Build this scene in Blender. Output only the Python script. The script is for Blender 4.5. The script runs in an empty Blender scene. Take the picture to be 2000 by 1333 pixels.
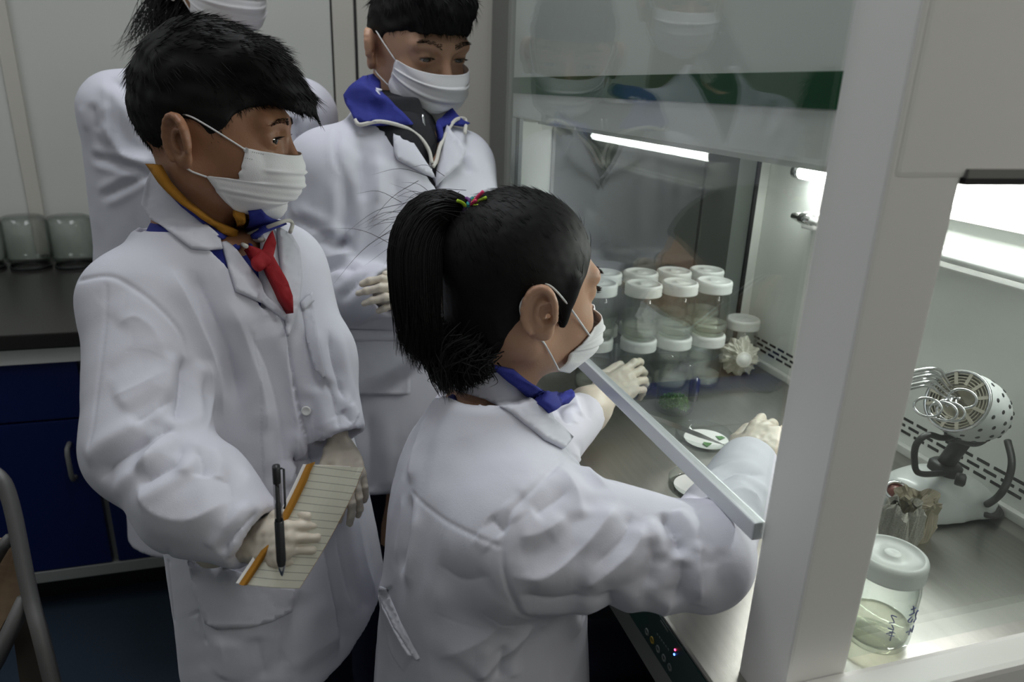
import bpy, bmesh, math, random
import numpy as np
from mathutils import Vector, Matrix
from mathutils.bvhtree import BVHTree
from mathutils.geometry import delaunay_2d_cdt

random.seed(7)
RNG = np.random.default_rng(7)
SC = bpy.context.scene
COL = SC.collection

# ------------------------------------------------------------------ camera
FPX = 1403.35
CAM = np.array([0.0, 0.0, 1.35])
ROT = np.array([[-0.27753441, -0.32615123, 0.90365924],      # world x,y,z rows in (right, down, forward)
                [-0.96015816, 0.06212413, -0.27246451],
                [0.03272559, -0.94327407, -0.33039835]])
cd = bpy.data.cameras.new('camera')
cam = bpy.data.objects.new('camera', cd)
COL.objects.link(cam)
r_, d_, f_ = ROT[:, 0], ROT[:, 1], ROT[:, 2]
M = Matrix(((r_[0], -d_[0], -f_[0], CAM[0]), (r_[1], -d_[1], -f_[1], CAM[1]), (r_[2], -d_[2], -f_[2], CAM[2]), (0, 0, 0, 1)))
cam.matrix_world = M
cd.sensor_width = 36.0
cd.lens = FPX / 2000.0 * 36.0
cd.clip_start = 0.02
cd.dof.use_dof = True
cd.dof.focus_distance = 0.92
cd.dof.aperture_fstop = 5.6
SC.camera = cam

# ------------------------------------------------------------------ light and exposure
SC.view_settings.view_transform = 'Standard'
SC.view_settings.look = 'None'
SC.view_settings.gamma = 1.0
SC.view_settings.use_curve_mapping = False
SC.view_settings.exposure = -0.08
SC.cycles.transparent_max_bounces = 48
SC.cycles.max_bounces = 10
SC.cycles.sample_clamp_indirect = 4.0
SC.cycles.use_denoising = True
w = bpy.data.worlds.new('world')
SC.world = w
w.use_nodes = True
w.node_tree.nodes['Background'].inputs[0].default_value = (0.80, 0.87, 1.0, 1)
w.node_tree.nodes['Background'].inputs[1].default_value = 0.03


def area_light(name, loc, size, power, color=(1, 1, 1), rot=(0, 0, 0)):
    l = bpy.data.lights.new(name, 'AREA')
    l.shape = 'RECTANGLE'
    l.size, l.size_y = size
    l.energy = power
    l.color = color
    o = bpy.data.objects.new(name, l)
    o.location = loc
    o.rotation_euler = rot
    COL.objects.link(o)
    return o


# main overhead light of the room, then unseen fills added at ceiling height
area_light('overhead_light', (1.15, -0.15, 2.62), (1.2, 0.6), 16, (0.93, 0.96, 1.0))
area_light('overhead_light', (0.05, 1.25, 2.62), (1.2, 0.6), 3.2, (0.93, 0.96, 1.0))  # added fill from the camera side
area_light('overhead_light', (1.55, 1.75, 2.62), (1.2, 0.6), 9.5, (0.93, 0.96, 1.0))  # added fill that lifts the left wall and the hood front
area_light('overhead_light', (-0.9, -1.30, 2.62), (1.2, 0.6), 13, (1.0, 0.97, 0.93))  # added fill aimed at the bench end panel and near post


# ------------------------------------------------------------------ geometry helpers
def ray_dir(px, py):
    c = np.array([(px - 1000.0) / FPX, (py - 666.5) / FPX, 1.0])
    return ROT @ c


def at(px, py, depth):
    """world point seen at a pixel of the 2000x1333 photograph, at a given distance along the view axis"""
    return CAM + ray_dir(px, py) * depth


def on(px, py, axis, val):
    """world point seen at a pixel, on the plane axis = val"""
    r = ray_dir(px, py)
    return CAM + r * ((val - CAM[axis]) / r[axis])


def unit(v):
    v = np.asarray(v, float)
    return v / np.linalg.norm(v)


def link(name, me, mat=None, parent=None, smooth=False):
    o = bpy.data.objects.new(name, me)
    COL.objects.link(o)
    if mat is not None:
        me.materials.append(mat)
    if parent is not None:
        o.parent = parent
        o.matrix_parent_inverse = parent.matrix_basis.inverted()
    if smooth:
        me.polygons.foreach_set('use_smooth', [True] * len(me.polygons))
    return o


def mesh(name, v, f, mat=None, parent=None, smooth=False):
    me = bpy.data.meshes.new(name)
    me.from_pydata([tuple(map(float, p)) for p in v], [], [tuple(int(i) for i in q) for q in f])
    me.update()
    return link(name, me, mat, parent, smooth)


def bm_obj(name, bm, mat=None, parent=None, smooth=False):
    me = bpy.data.meshes.new(name)
    bmesh.ops.recalc_face_normals(bm, faces=bm.faces)
    bm.to_mesh(me)
    bm.free()
    return link(name, me, mat, parent, smooth)


def tag(o, label=None, cat=None, group=None, kind=None):
    if label: o['label'] = label
    if cat: o['category'] = cat
    if group: o['group'] = group
    if kind: o['kind'] = kind
    return o


def empty(name, loc, label=None, cat=None, group=None):
    o = bpy.data.objects.new(name, None)
    o.empty_display_size = 0.05
    o.location = tuple(map(float, loc))
    COL.objects.link(o)
    return tag(o, label, cat, group)


def add_box(bm, lo, hi, bevel=0.0):
    lo, hi = np.minimum(lo, hi), np.maximum(lo, hi)
    m = Matrix.Translation(tuple((lo + hi) / 2)) @ Matrix.Diagonal((*tuple(hi - lo), 1))
    g = bmesh.ops.create_cube(bm, size=1, matrix=m)
    if bevel:
        es = {e for v in g['verts'] for e in v.link_edges}
        bmesh.ops.bevel(bm, geom=list(es), offset=bevel, segments=2, affect='EDGES', profile=0.7)


def box(name, lo, hi, mat, parent=None, bevel=0.0):
    bm = bmesh.new()
    add_box(bm, np.array(lo, float), np.array(hi, float), bevel)
    return bm_obj(name, bm, mat, parent)


def tube_geo(pts, rad, n=8, closed=False, cap=True):
    """swept tube along a polyline; rad a number or one per point"""
    pts = np.asarray(pts, float)
    k = len(pts)
    rad = np.broadcast_to(np.asarray(rad, float), (k,))
    if closed:
        t = np.roll(pts, -1, 0) - np.roll(pts, 1, 0)
    else:
        t = np.gradient(pts, axis=0)
    t /= np.linalg.norm(t, axis=1)[:, None] + 1e-12
    a = np.array([0, 0, 1.0]) if abs(t[0][2]) < 0.9 else np.array([1.0, 0, 0])
    nrm = np.cross(t[0], a); nrm /= np.linalg.norm(nrm)
    V, F = [], []
    for i in range(k):
        nrm = nrm - t[i] * (nrm @ t[i]); nrm /= np.linalg.norm(nrm) + 1e-12
        b = np.cross(t[i], nrm)
        for j in range(n):
            an = 2 * math.pi * j / n
            V.append(pts[i] + rad[i] * (math.cos(an) * nrm + math.sin(an) * b))
    for i in range(k if closed else k - 1):
        i2 = (i + 1) % k
        for j in range(n):
            j2 = (j + 1) % n
            F.append((i * n + j, i * n + j2, i2 * n + j2, i2 * n + j))
    if cap and not closed:
        F.append(tuple(range(n - 1, -1, -1)))
        F.append(tuple((k - 1) * n + j for j in range(n)))
    return V, F


def smooth_path(pts, m=6, closed=False):
    """Catmull-Rom through the points"""
    p = np.asarray(pts, float)
    n = len(p)
    out = []
    for i in range(n if closed else n - 1):
        if closed:
            a, b, c, d = p[(i - 1) % n], p[i], p[(i + 1) % n], p[(i + 2) % n]
        else:
            b, c = p[i], p[i + 1]
            a = p[i - 1] if i > 0 else 2 * b - c
            d = p[i + 2] if i + 2 < n else 2 * c - b
        for s in range(m):
            t = s / m
            out.append(0.5 * ((2 * b) + (c - a) * t + (2 * a - 5 * b + 4 * c - d) * t * t + (3 * b - a - 3 * c + d) * t ** 3))
    if not closed:
        out.append(p[-1])
    return np.array(out)


def tube(name, pts, rad, mat, parent=None, n=8, closed=False):
    V, F = tube_geo(pts, rad, n, closed)
    return mesh(name, V, F, mat, parent, True)


def join_geo(parts):
    V, F = [], []
    for v, f in parts:
        b = len(V)
        V.extend(v)
        F.extend([tuple(i + b for i in q) for q in f])
    return V, F


def lathe_geo(profile, n=32, axis=((0, 0, 0), (0, 0, 1)), cap=False):
    """profile: (radius, height) pairs revolved about an axis"""
    o, a = np.asarray(axis[0], float), unit(axis[1])
    u = np.cross(a, [0, 0, 1.0]) if abs(a[2]) < 0.9 else np.array([1.0, 0, 0])
    u = unit(u); v = np.cross(a, u)
    V, F = [], []
    for r, h in profile:
        for j in range(n):
            t = 2 * math.pi * j / n
            V.append(o + a * h + r * (math.cos(t) * u + math.sin(t) * v))
    for i in range(len(profile) - 1):
        for j in range(n):
            j2 = (j + 1) % n
            F.append((i * n + j, i * n + j2, (i + 1) * n + j2, (i + 1) * n + j))
    return V, F


def lathe(name, profile, mat, parent=None, n=32, axis=((0, 0, 0), (0, 0, 1)), smooth=True):
    V, F = lathe_geo(profile, n, axis)
    return mesh(name, V, F, mat, parent, smooth)


# ------------------------------------------------------------------ materials
def new_mat(name):
    m = bpy.data.materials.new(name)
    m.use_nodes = True
    return m, m.node_tree, m.node_tree.nodes['Principled BSDF']


def pmat(name, color, rough=0.5, metal=0.0, noise=None, bump=None, coat=0.0, sheen=0.0, trans=0.0, ior=1.45, spec=0.5, sub=0.0, emit=None):
    """noise = (scale, amount of darkening, stretch xyz); bump = (scale, strength, stretch xyz)"""
    m, nt, b = new_mat(name)
    b.inputs['Base Color'].default_value = (*color, 1)
    b.inputs['Roughness'].default_value = rough
    b.inputs['Metallic'].default_value = metal
    b.inputs['Coat Weight'].default_value = coat
    b.inputs['Sheen Weight'].default_value = sheen
    b.inputs['Transmission Weight'].default_value = trans
    b.inputs['IOR'].default_value = ior
    b.inputs['Specular IOR Level'].default_value = spec
    if sub:
        b.inputs['Subsurface Weight'].default_value = sub
        b.inputs['Subsurface Radius'].default_value = (0.012, 0.005, 0.003)
        b.inputs['Subsurface Scale'].default_value = 0.4
    if emit:
        b.inputs['Emission Color'].default_value = (*emit[0], 1)
        b.inputs['Emission Strength'].default_value = emit[1]

    def coords(stretch):
        tc = nt.nodes.new('ShaderNodeTexCoord')
        mp = nt.nodes.new('ShaderNodeMapping')
        mp.inputs['Scale'].default_value = stretch
        nt.links.new(tc.outputs['Object'], mp.inputs['Vector'])
        return mp
    if noise:
        mp = coords(noise[2] if len(noise) > 2 else (1, 1, 1))
        n = nt.nodes.new('ShaderNodeTexNoise')
        n.inputs['Scale'].default_value = noise[0]
        n.inputs['Detail'].default_value = 5
        nt.links.new(mp.outputs[0], n.inputs['Vector'])
        mx = nt.nodes.new('ShaderNodeMix')
        mx.data_type = 'RGBA'
        mx.inputs['A'].default_value = (*[c * (1 - noise[1]) for c in color], 1)
        mx.inputs['B'].default_value = (*[min(1, c * (1 + noise[1] * 0.6)) for c in color], 1)
        nt.links.new(n.outputs['Fac'], mx.inputs['Factor'])
        nt.links.new(mx.outputs['Result'], b.inputs['Base Color'])
    if bump:
        mp = coords(bump[2] if len(bump) > 2 else (1, 1, 1))
        n = nt.nodes.new('ShaderNodeTexNoise')
        n.inputs['Scale'].default_value = bump[0]
        n.inputs['Detail'].default_value = 4
        nt.links.new(mp.outputs[0], n.inputs['Vector'])
        bp = nt.nodes.new('ShaderNodeBump')
        bp.inputs['Strength'].default_value = bump[1]
        bp.inputs['Distance'].default_value = 0.004
        nt.links.new(n.outputs['Fac'], bp.inputs['Height'])
        nt.links.new(bp.outputs['Normal'], b.inputs['Normal'])
    return m


def thin_glass(name, tint=(0.96, 0.98, 0.97), edge=(0.75, 0.80, 0.78), ior=1.5, rough=0.0, haze=0.0):
    """clear pane or jar wall: light passes straight through, fresnel reflection on top"""
    m = bpy.data.materials.new(name)
    m.use_nodes = True
    nt = m.node_tree
    nt.nodes.clear()
    out = nt.nodes.new('ShaderNodeOutputMaterial')
    fr = nt.nodes.new('ShaderNodeFresnel')
    geo = nt.nodes.new('ShaderNodeNewGeometry')
    io = nt.nodes.new('ShaderNodeMix')                       # the same reflection on both faces of the wall
    io.inputs['A'].default_value = ior; io.inputs['B'].default_value = 1.0 / ior
    nt.links.new(geo.outputs['Backfacing'], io.inputs['Factor'])
    nt.links.new(io.outputs['Result'], fr.inputs['IOR'])
    lw = nt.nodes.new('ShaderNodeLayerWeight'); lw.inputs['Blend'].default_value = 0.35
    cr = nt.nodes.new('ShaderNodeMix'); cr.data_type = 'RGBA'
    cr.inputs['A'].default_value = (*tint, 1); cr.inputs['B'].default_value = (*edge, 1)
    nt.links.new(lw.outputs['Facing'], cr.inputs['Factor'])
    tr = nt.nodes.new('ShaderNodeBsdfTransparent')
    nt.links.new(cr.outputs['Result'], tr.inputs['Color'])
    gl = nt.nodes.new('ShaderNodeBsdfGlossy'); gl.inputs['Roughness'].default_value = rough
    mx = nt.nodes.new('ShaderNodeMixShader')
    nt.links.new(fr.outputs[0], mx.inputs['Fac'])
    base = tr.outputs[0]
    if haze:
        df = nt.nodes.new('ShaderNodeBsdfDiffuse'); df.inputs['Color'].default_value = (0.85, 0.87, 0.85, 1)
        m2 = nt.nodes.new('ShaderNodeMixShader'); m2.inputs['Fac'].default_value = haze
        nt.links.new(base, m2.inputs[1]); nt.links.new(df.outputs[0], m2.inputs[2])
        base = m2.outputs[0]
    nt.links.new(base, mx.inputs[1]); nt.links.new(gl.outputs[0], mx.inputs[2])
    nt.links.new(mx.outputs[0], out.inputs['Surface'])
    return m


def emit_mat(name, color, strength):
    m = bpy.data.materials.new(name)
    m.use_nodes = True
    nt = m.node_tree
    nt.nodes.clear()
    out = nt.nodes.new('ShaderNodeOutputMaterial')
    e = nt.nodes.new('ShaderNodeEmission')
    e.inputs['Color'].default_value = (*color, 1); e.inputs['Strength'].default_value = strength
    nt.links.new(e.outputs[0], out.inputs['Surface'])
    return m


MT = {
    'wall': pmat('wall_paint', (0.63, 0.64, 0.60), 0.40, noise=(1.2, 0.05)),
    'wall2': pmat('warm_wall_paint', (0.60, 0.575, 0.52), 0.45, noise=(1.2, 0.06)),
    'seam': pmat('dark_seam', (0.03, 0.03, 0.03), 0.6),
    'ceiling': pmat('ceiling_paint', (0.7, 0.7, 0.68), 0.8),
    'floor': pmat('blue_vinyl_floor', (0.018, 0.032, 0.052), 0.55, noise=(260, 0.5), bump=(300, 0.1)),
    'steel': pmat('brushed_steel', (0.46, 0.45, 0.42), 0.34, 1.0, noise=(9, 0.16, (1, 14, 1)), bump=(30, 0.10, (3, 60, 3))),
    'white_metal': pmat('white_coated_metal', (0.66, 0.67, 0.64), 0.35, noise=(3, 0.04)),
    'hood_metal': pmat('hood_coated_metal', (0.84, 0.83, 0.80), 0.35, noise=(2, 0.03)),
    'back_metal': pmat('back_wall_metal', (0.83, 0.85, 0.81), 0.42, noise=(6, 0.06)),
    'alu': pmat('aluminium', (0.62, 0.64, 0.66), 0.38, 0.35, bump=(200, 0.08, (8, 1, 1))),
    'dark': pmat('dark_plastic', (0.012, 0.012, 0.014), 0.4),
    'gasket': pmat('grey_gasket', (0.20, 0.20, 0.19), 0.5),
    'green': pmat('green_film', (0.010, 0.085, 0.030), 0.30),
    'panel_green': pmat('control_panel_film', (0.006, 0.030, 0.026), 0.3),
    'glass': thin_glass('pane_glass', (0.95, 0.97, 0.96), (0.90, 0.93, 0.92)),
    'endglass': thin_glass('end_pane_glass', (0.95, 0.97, 0.96), (0.9, 0.93, 0.92), haze=0.02),
    'jarglass': thin_glass('jar_glass', (0.98, 0.99, 0.985), (0.76, 0.80, 0.78), ior=1.45, rough=0.02),
    'lid': pmat('translucent_lid', (0.80, 0.82, 0.80), 0.30, trans=0.25, ior=1.3, bump=(60, 0.05)),
    'agar': thin_glass('clear_agar', (0.95, 0.94, 0.86), (0.86, 0.84, 0.72), ior=1.3, rough=0.05, haze=0.22),
    'lamp': emit_mat('lit_tube', (0.97, 1.0, 0.97), 52.0),
    'tubeoff': pmat('unlit_tube', (0.80, 0.82, 0.80), 0.15, coat=0.5),
    'white_plastic': pmat('white_plastic', (0.78, 0.78, 0.75), 0.35),
    'chrome': pmat('chrome', (0.72, 0.72, 0.73), 0.14, 1.0),
    'blue_cab': pmat('blue_laminate', (0.004, 0.012, 0.085), 0.35, noise=(3, 0.15)),
    'cab_grey': pmat('cabinet_grey', (0.30, 0.31, 0.30), 0.5),
    'counter': pmat('black_worktop', (0.022, 0.021, 0.019), 0.28),
}

# ------------------------------------------------------------------ the room
def struct(o):
    return tag(o, kind='structure')


struct(box('floor', (-1.6, -2.3, -0.05), (2.9, 2.5, 0.0), MT['floor']))
struct(box('ceiling', (-1.6, -2.3, 2.70), (2.9, 2.5, 2.75), MT['ceiling']))
wb = struct(box('wall_back', (2.62, -2.3, 0), (2.72, 2.5, 2.7), MT['seam']))
struct(box('wall_left', (-1.6, 2.45, 0), (2.62, 2.52, 2.7), MT['wall']))
struct(box('wall_right', (-1.6, -2.3, 0), (2.62, -2.22, 2.7), MT['wall']))
struct(box('wall_front', (-1.68, -2.3, 0), (-1.6, 2.5, 2.7), MT['wall']))
edges = [2.44, 1.62, 0.795, -0.135, -0.213, -1.10, -2.21]
for i in range(len(edges) - 1):
    wide = edges[i] - edges[i + 1]
    gap = 0.010 if i in (3, 4) else 0.003
    box('panel', (2.60, edges[i + 1] + gap / 2, 0.10), (2.625, edges[i] - gap / 2, 2.69), MT['wall2'] if wide < 0.2 or i > 3 else MT['wall'], wb, 0.003)
# the seam bead beside the corner on the far left
box('bead', (2.588, 0.775, 0.8), (2.60, 0.815, 2.69), MT['wall2'], wb, 0.004)
# cabinet added behind the bench's far end to darken the view through its pane
dk = empty('backdrop_cabinet', (2.0, -1.05, 0), 'dark grey cabinet added as a backdrop behind the far pane of the bench', 'cabinet')
MT['dark_cab'] = pmat('backdrop_grey', (0.16, 0.165, 0.15), 0.5)
box('body', (1.98, -1.75, 0.0), (2.40, -0.62, 1.85), MT['dark_cab'], dk, 0.006)
for k in range(2):
    box('door', (1.966, -1.745 + k * 0.565, 0.05), (1.982, -1.188 + k * 0.565, 1.83), MT['dark_cab'], dk, 0.004)

# ------------------------------------------------------------------ side counter with blue doors
ct = empty('laboratory_cabinet', (2.2, 0.9, 0), 'low laboratory cabinet with glossy blue doors and a black worktop by the back wall', 'cabinet')
Y0, Y1 = -0.10, 2.40
box('worktop', (1.795, Y0, 0.748), (2.60, Y1, 0.786), MT['counter'], ct, 0.004)
box('carcass', (1.85, Y0, 0.10), (2.58, Y1, 0.748), MT['cab_grey'], ct)
box('top_rail', (1.815, Y0, 0.706), (1.85, Y1, 0.748), MT['white_plastic'], ct, 0.002)
box('bottom_rail', (1.826, Y0, 0.096), (1.85, Y1, 0.128), MT['cab_grey'], ct, 0.002)
box('plinth', (1.90, Y0, 0.0), (2.55, Y1, 0.10), MT['dark'], ct)
ys = [2.39, 1.96, 1.53, 1.05, 0.528, 0.06, -0.09]
for i in range(len(ys) - 1):
    box('drawer', (1.828, ys[i + 1] + 0.008, 0.556), (1.85, ys[i] - 0.008, 0.702), MT['blue_cab'], ct, 0.002)
    dr = box('door', (1.828, ys[i + 1] + 0.008, 0.131), (1.85, ys[i] - 0.008, 0.550), MT['blue_cab'], ct, 0.002)
    yh = ys[i + 1] + 0.055
    V, F = tube_geo([(1.83, yh, 0.488), (1.806, yh, 0.484), (1.800, yh, 0.470), (1.800, yh, 0.412), (1.806, yh, 0.398), (1.83, yh, 0.394)], 0.006, 8)
    mesh('handle', V, F, MT['gasket'], dr, True)

# ------------------------------------------------------------------ the clean bench
bx0, bx1, by0, by1 = 0.42, 1.39, -0.40, -0.945
TZ = 0.80
bench = empty('clean_bench', (0.9, -0.65, 0), 'white laminar flow clean bench with a steel work surface and a sliding glass sash', 'bench')
box('work_surface', (bx0, by1 - 0.01, TZ - 0.02), (bx1, -0.362, TZ), MT['steel'], bench, 0.004)
bk = box('back_panel', (bx0, by1 - 0.03, TZ), (bx1, by1, 1.34), MT['back_metal'], bench)
box('cove_strip', (bx0 + .006, by1, TZ), (1.316, by1 + 0.012, TZ + 0.014), MT['white_metal'], bench, 0.003)
# ventilation slots: three staggered rows of oblong holes along the foot of the back panel
bm = bmesh.new()
add_box(bm, np.array((-0.0105, 0, -0.0024)), np.array((0.0105, 0.0012, 0.0024)), 0.001)
slot = None
for row, z in enumerate((0.8325, 0.8435, 0.8545)):
    for k in range(30):
        x = 0.450 + k * 0.0285 + (0.0142 if row == 1 else 0.0)
        if x > 1.29: continue
        if slot is None:
            slot = bm_obj('vent_slot', bm, MT['dark'], bk)
            s = slot
        else:
            s = slot.copy(); COL.objects.link(s)
        s.location = (x, by1 - 0.0004, z)
# hood over the work space
MT['hood_in'] = MT['white_metal']
hd = box('hood', (bx0, by1 - 0.03, 1.300), (bx1, by0 - 0.004, 1.95), MT['hood_metal'], bench, 0.004)
box('green_band', (0.487, by0 - 0.004, 1.3435), (bx1, by0 - 0.0015, 1.3715), MT['green'], hd)
box('diffuser', (bx0 + 0.03, by1 + 0.01, 1.292), (1.31, by0 - 0.03, 1.301), MT['white_metal'], hd)
# corner posts
box('corner_post', (0.421, -0.464, 0.79), (0.486, -0.399, 1.95), MT['hood_metal'], bench, 0.003)
fp = box('corner_post', (1.318, -0.464, TZ), (1.39, -0.404, 1.30), MT['white_metal'], bench, 0.002)
for q in (0.018, 0.030):
    box('groove', (1.318 + q + 0.004, -0.4045, TZ), (1.318 + q + 0.010, -0.4025, 1.30), MT['gasket'], fp)
box('corner_post', (1.318, -0.945, TZ), (1.39, -0.918, 1.30), MT['white_metal'], bench, 0.002)
# far end pane, held in a dark gasket
eg = box('far_end_glass', (1.322, -0.922, TZ + 0.02), (1.327, -0.46, 1.30), MT['glass'], bench)
box('gasket', (1.316, -0.922, TZ + 0.01), (1.3215, -0.914, 1.30), MT['dark'], eg)
box('gasket', (1.316, -0.469, TZ + 0.01), (1.3215, -0.463, 1.30), MT['gasket'], eg)
box('bottom_rail', (1.316, -0.93, TZ), (1.39, -0.45, TZ + 0.02), MT['alu'], bench, 0.002)
# near end pane and its frame
ng = box('near_end_glass', (0.4215, -0.945, 0.86), (0.4265, -0.464, 1.300), MT['endglass'], bench)
box('gasket', (0.417, -0.955, 1.300), (0.4285, -0.466, 1.3065), MT['gasket'], ng)
box('gasket', (0.418, -0.955, 1.295), (0.4285, -0.466, 1.300), MT['dark'], ng)
box('end_rail', (0.385, -0.985, 0.70), (0.421, -0.362, 0.846), MT['hood_metal'], bench, 0.006)
# sliding sash with its aluminium handle strip
sa = box('sash', (0.4875, -0.3985, 0.968), (1.40, -0.3935, 1.90), MT['glass'], bench)
box('handle_strip', (0.4875, -0.4020, 0.956), (1.40, -0.3895, 0.975), MT['alu'], sa, 0.002)
# front apron with the touch panel
box('front_apron', (0.42, -0.43, 0.70), (1.39, -0.366, 0.78), MT['gasket'], bench)
cp = box('control_panel', (0.462, -0.3655, 0.742), (0.80, -0.360, 0.797), MT['panel_green'], bench, 0.001)
MT['button'] = pmat('button_print', (0.16, 0.18, 0.17), 0.5)
MT['button_y'] = pmat('yellow_button_print', (0.30, 0.21, 0.02), 0.5)
MT['led_red'] = emit_mat('red_led', (1.0, 0.06, 0.16), 7.0)
MT['led_blue'] = emit_mat('blue_led', (0.08, 0.20, 1.0), 8.0)
for k, (px, py) in enumerate([(1264, 1235), (1274, 1251), (1285.5, 1268.5), (1297, 1286), (1308.5, 1304)]):
    p = on(px, py, 1, -0.3597)
    V, F = lathe_geo([(0.0022, 0.0), (0.0030, 0.0012), (0.0040, 0.0012), (0.0044, 0.0)], 20, (p, (0, 1, 0)))
    mesh('button', V, F, MT['button_y'] if k == 1 else MT['button'], cp, True)
for (px, py, m) in ((1318.5, 1270, 'led_red'), (1317, 1279, 'led_blue')):
    p = on(px, py, 1, -0.3597)
    V, F = lathe_geo([(0.0013, 0.0), (0.0011, 0.0006), (0.0, 0.001)], 12, (p, (0, 1, 0)))
    mesh('indicator_light', V, F, MT[m], cp, True)
for k in range(6):
    p = on(1284 + 4.2 * k, 1240 + 5.8 * k, 1, -0.3597)
    box('print_mark', p - [0.0014, 0.0002, 0.0010], p + [0.0014, 0.0002, 0.0010], MT['button'], cp)
pa, pb = on(1288, 1228, 1, -0.3597), on(1302, 1254, 1, -0.3597)
box('print_bar', (min(pa[0], pb[0]), -0.3600, 0.7925), (max(pa[0], pb[0]), -0.3594, 0.7945), MT['button'], cp)
# bench stand below
box('stand', (0.46, -0.93, 0.0), (1.36, -0.62, 0.78), MT['dark'], bench, 0.004)
for x in (0.44, 1.33):
    box('leg', (x, -0.44, 0.0), (x + 0.04, -0.40, 0.78), MT['hood_metal'], bench, 0.003)
# lamp housing on the back panel
lf = box('lamp_fixture', (0.45, -0.943, 1.190), (1.10, -0.922, 1.255), MT['white_plastic'], bench, 0.004)
for (z, y, x1) in ((1.222, -0.906, 1.165),):
    V, F = lathe_geo([(0.0, 0.0), (0.0125, 0.0), (0.0125, x1 - 0.47), (0.0, x1 - 0.47)], 16, ((0.47, y, z), (1, 0, 0)))
    mesh('lamp_tube', V, F, MT['lamp'], lf, True)
    V, F = lathe_geo([(0.0, 0.0), (0.0135, 0.0), (0.0135, 0.018), (0.0, 0.018)], 16, ((x1, y, z), (1, 0, 0)))
    mesh('end_cap', V, F, MT['chrome'], lf, True)
    box('lamp_holder', (x1 + 0.006, -0.944, z - 0.012), (x1 + 0.016, y, z + 0.012), MT['white_plastic'], lf, 0.002)
uf = box('lamp_ledge', (0.45, -0.943, 1.118), (1.16, -0.918, 1.150), MT['white_plastic'], bench, 0.003)
V, F = lathe_geo([(0.0, 0.0), (0.008, 0.0), (0.008, 0.66), (0.0, 0.66)], 14, ((0.47, -0.905, 1.140), (1, 0, 0)))
mesh('lamp_tube', V, F, MT['tubeoff'], uf, True)
V, F = join_geo([lathe_geo([(0.0, 0.0), (0.010, 0.0), (0.010, 0.030), (0.006, 0.030), (0.006, 0.055), (0.0, 0.055)], 14, ((1.115, -0.905, 1.140), (1, 0, 0)))])
mesh('end_cap', V, F, MT['chrome'], uf, True)
box('lamp_holder', (1.150, -0.944, 1.132), (1.158, -0.900, 1.148), MT['white_plastic'], uf, 0.002)
MT['print'] = pmat('grey_print', (0.42, 0.44, 0.42), 0.6)
for k, wd in enumerate((0.006, 0.003, 0.010, 0.004, 0.006, 0.003)):
    x = 0.815 - k * 0.013
    box('print_mark', (x, -0.9179, 1.130), (x + wd, -0.9176, 1.134), MT['print'], uf)

# ------------------------------------------------------------------ culture jars
JR, JH = 0.0345, 0.108
JAR_OUT = [(0.0, 0.002), (0.024, 0.002), (0.027, 0.0), (0.031, 0.0015), (0.0335, 0.006), (0.0345, 0.014), (0.0345, 0.070), (0.0335, 0.076), (0.0300, 0.082), (0.0292, 0.085), (0.0304, 0.088), (0.0296, 0.091), (0.0304, 0.094), (0.0296, 0.098), (0.0288, 0.100)]
JAR_IN = [(0.0268, 0.099), (0.0270, 0.083), (0.0310, 0.075), (0.0322, 0.069), (0.0322, 0.014), (0.030, 0.007), (0.024, 0.0055), (0.0, 0.0055)]
LID = [(0.0308, 0.0855), (0.0345, 0.0855), (0.0352, 0.0875), (0.0345, 0.0905), (0.0352, 0.0935), (0.0345, 0.0965), (0.0352, 0.0995), (0.0350, 0.1035), (0.0338, 0.1065), (0.0318, 0.1076), (0.0298, 0.1072), (0.0288, 0.1058), (0.0100, 0.1056), (0.0090, 0.1070), (0.0070, 0.1076), (0.0040, 0.1066), (0.0, 0.1064)]
AGAR = [(0.0, 0.0062), (0.024, 0.0062), (0.0298, 0.0085), (0.0316, 0.014), (0.0316, 0.024), (0.0305, 0.0228), (0.0, 0.0225)]


def make_jar(name, loc, label, lid=True, agar=True, group=None, n=32, scale=1.0):
    r = empty(name, loc, label, 'jar', group)
    k = lambda prof: [(a * scale, b * scale) for a, b in prof]
    lathe('glass_body', k(JAR_OUT + JAR_IN), MT['jarglass'], r, n)
    if agar: lathe('medium', k(AGAR), MT['agar'], r, n)
    if lid: lathe('lid', k(LID), MT['lid'], r, n)
    for c in r.children:
        c.matrix_parent_inverse = Matrix.Identity(4)
    return r


def copy_tree(o, parent=None):
    c = o.copy(); COL.objects.link(c)
    if parent is not None: c.parent = parent
    for ch in o.children: copy_tree(ch, c)
    return c


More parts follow.
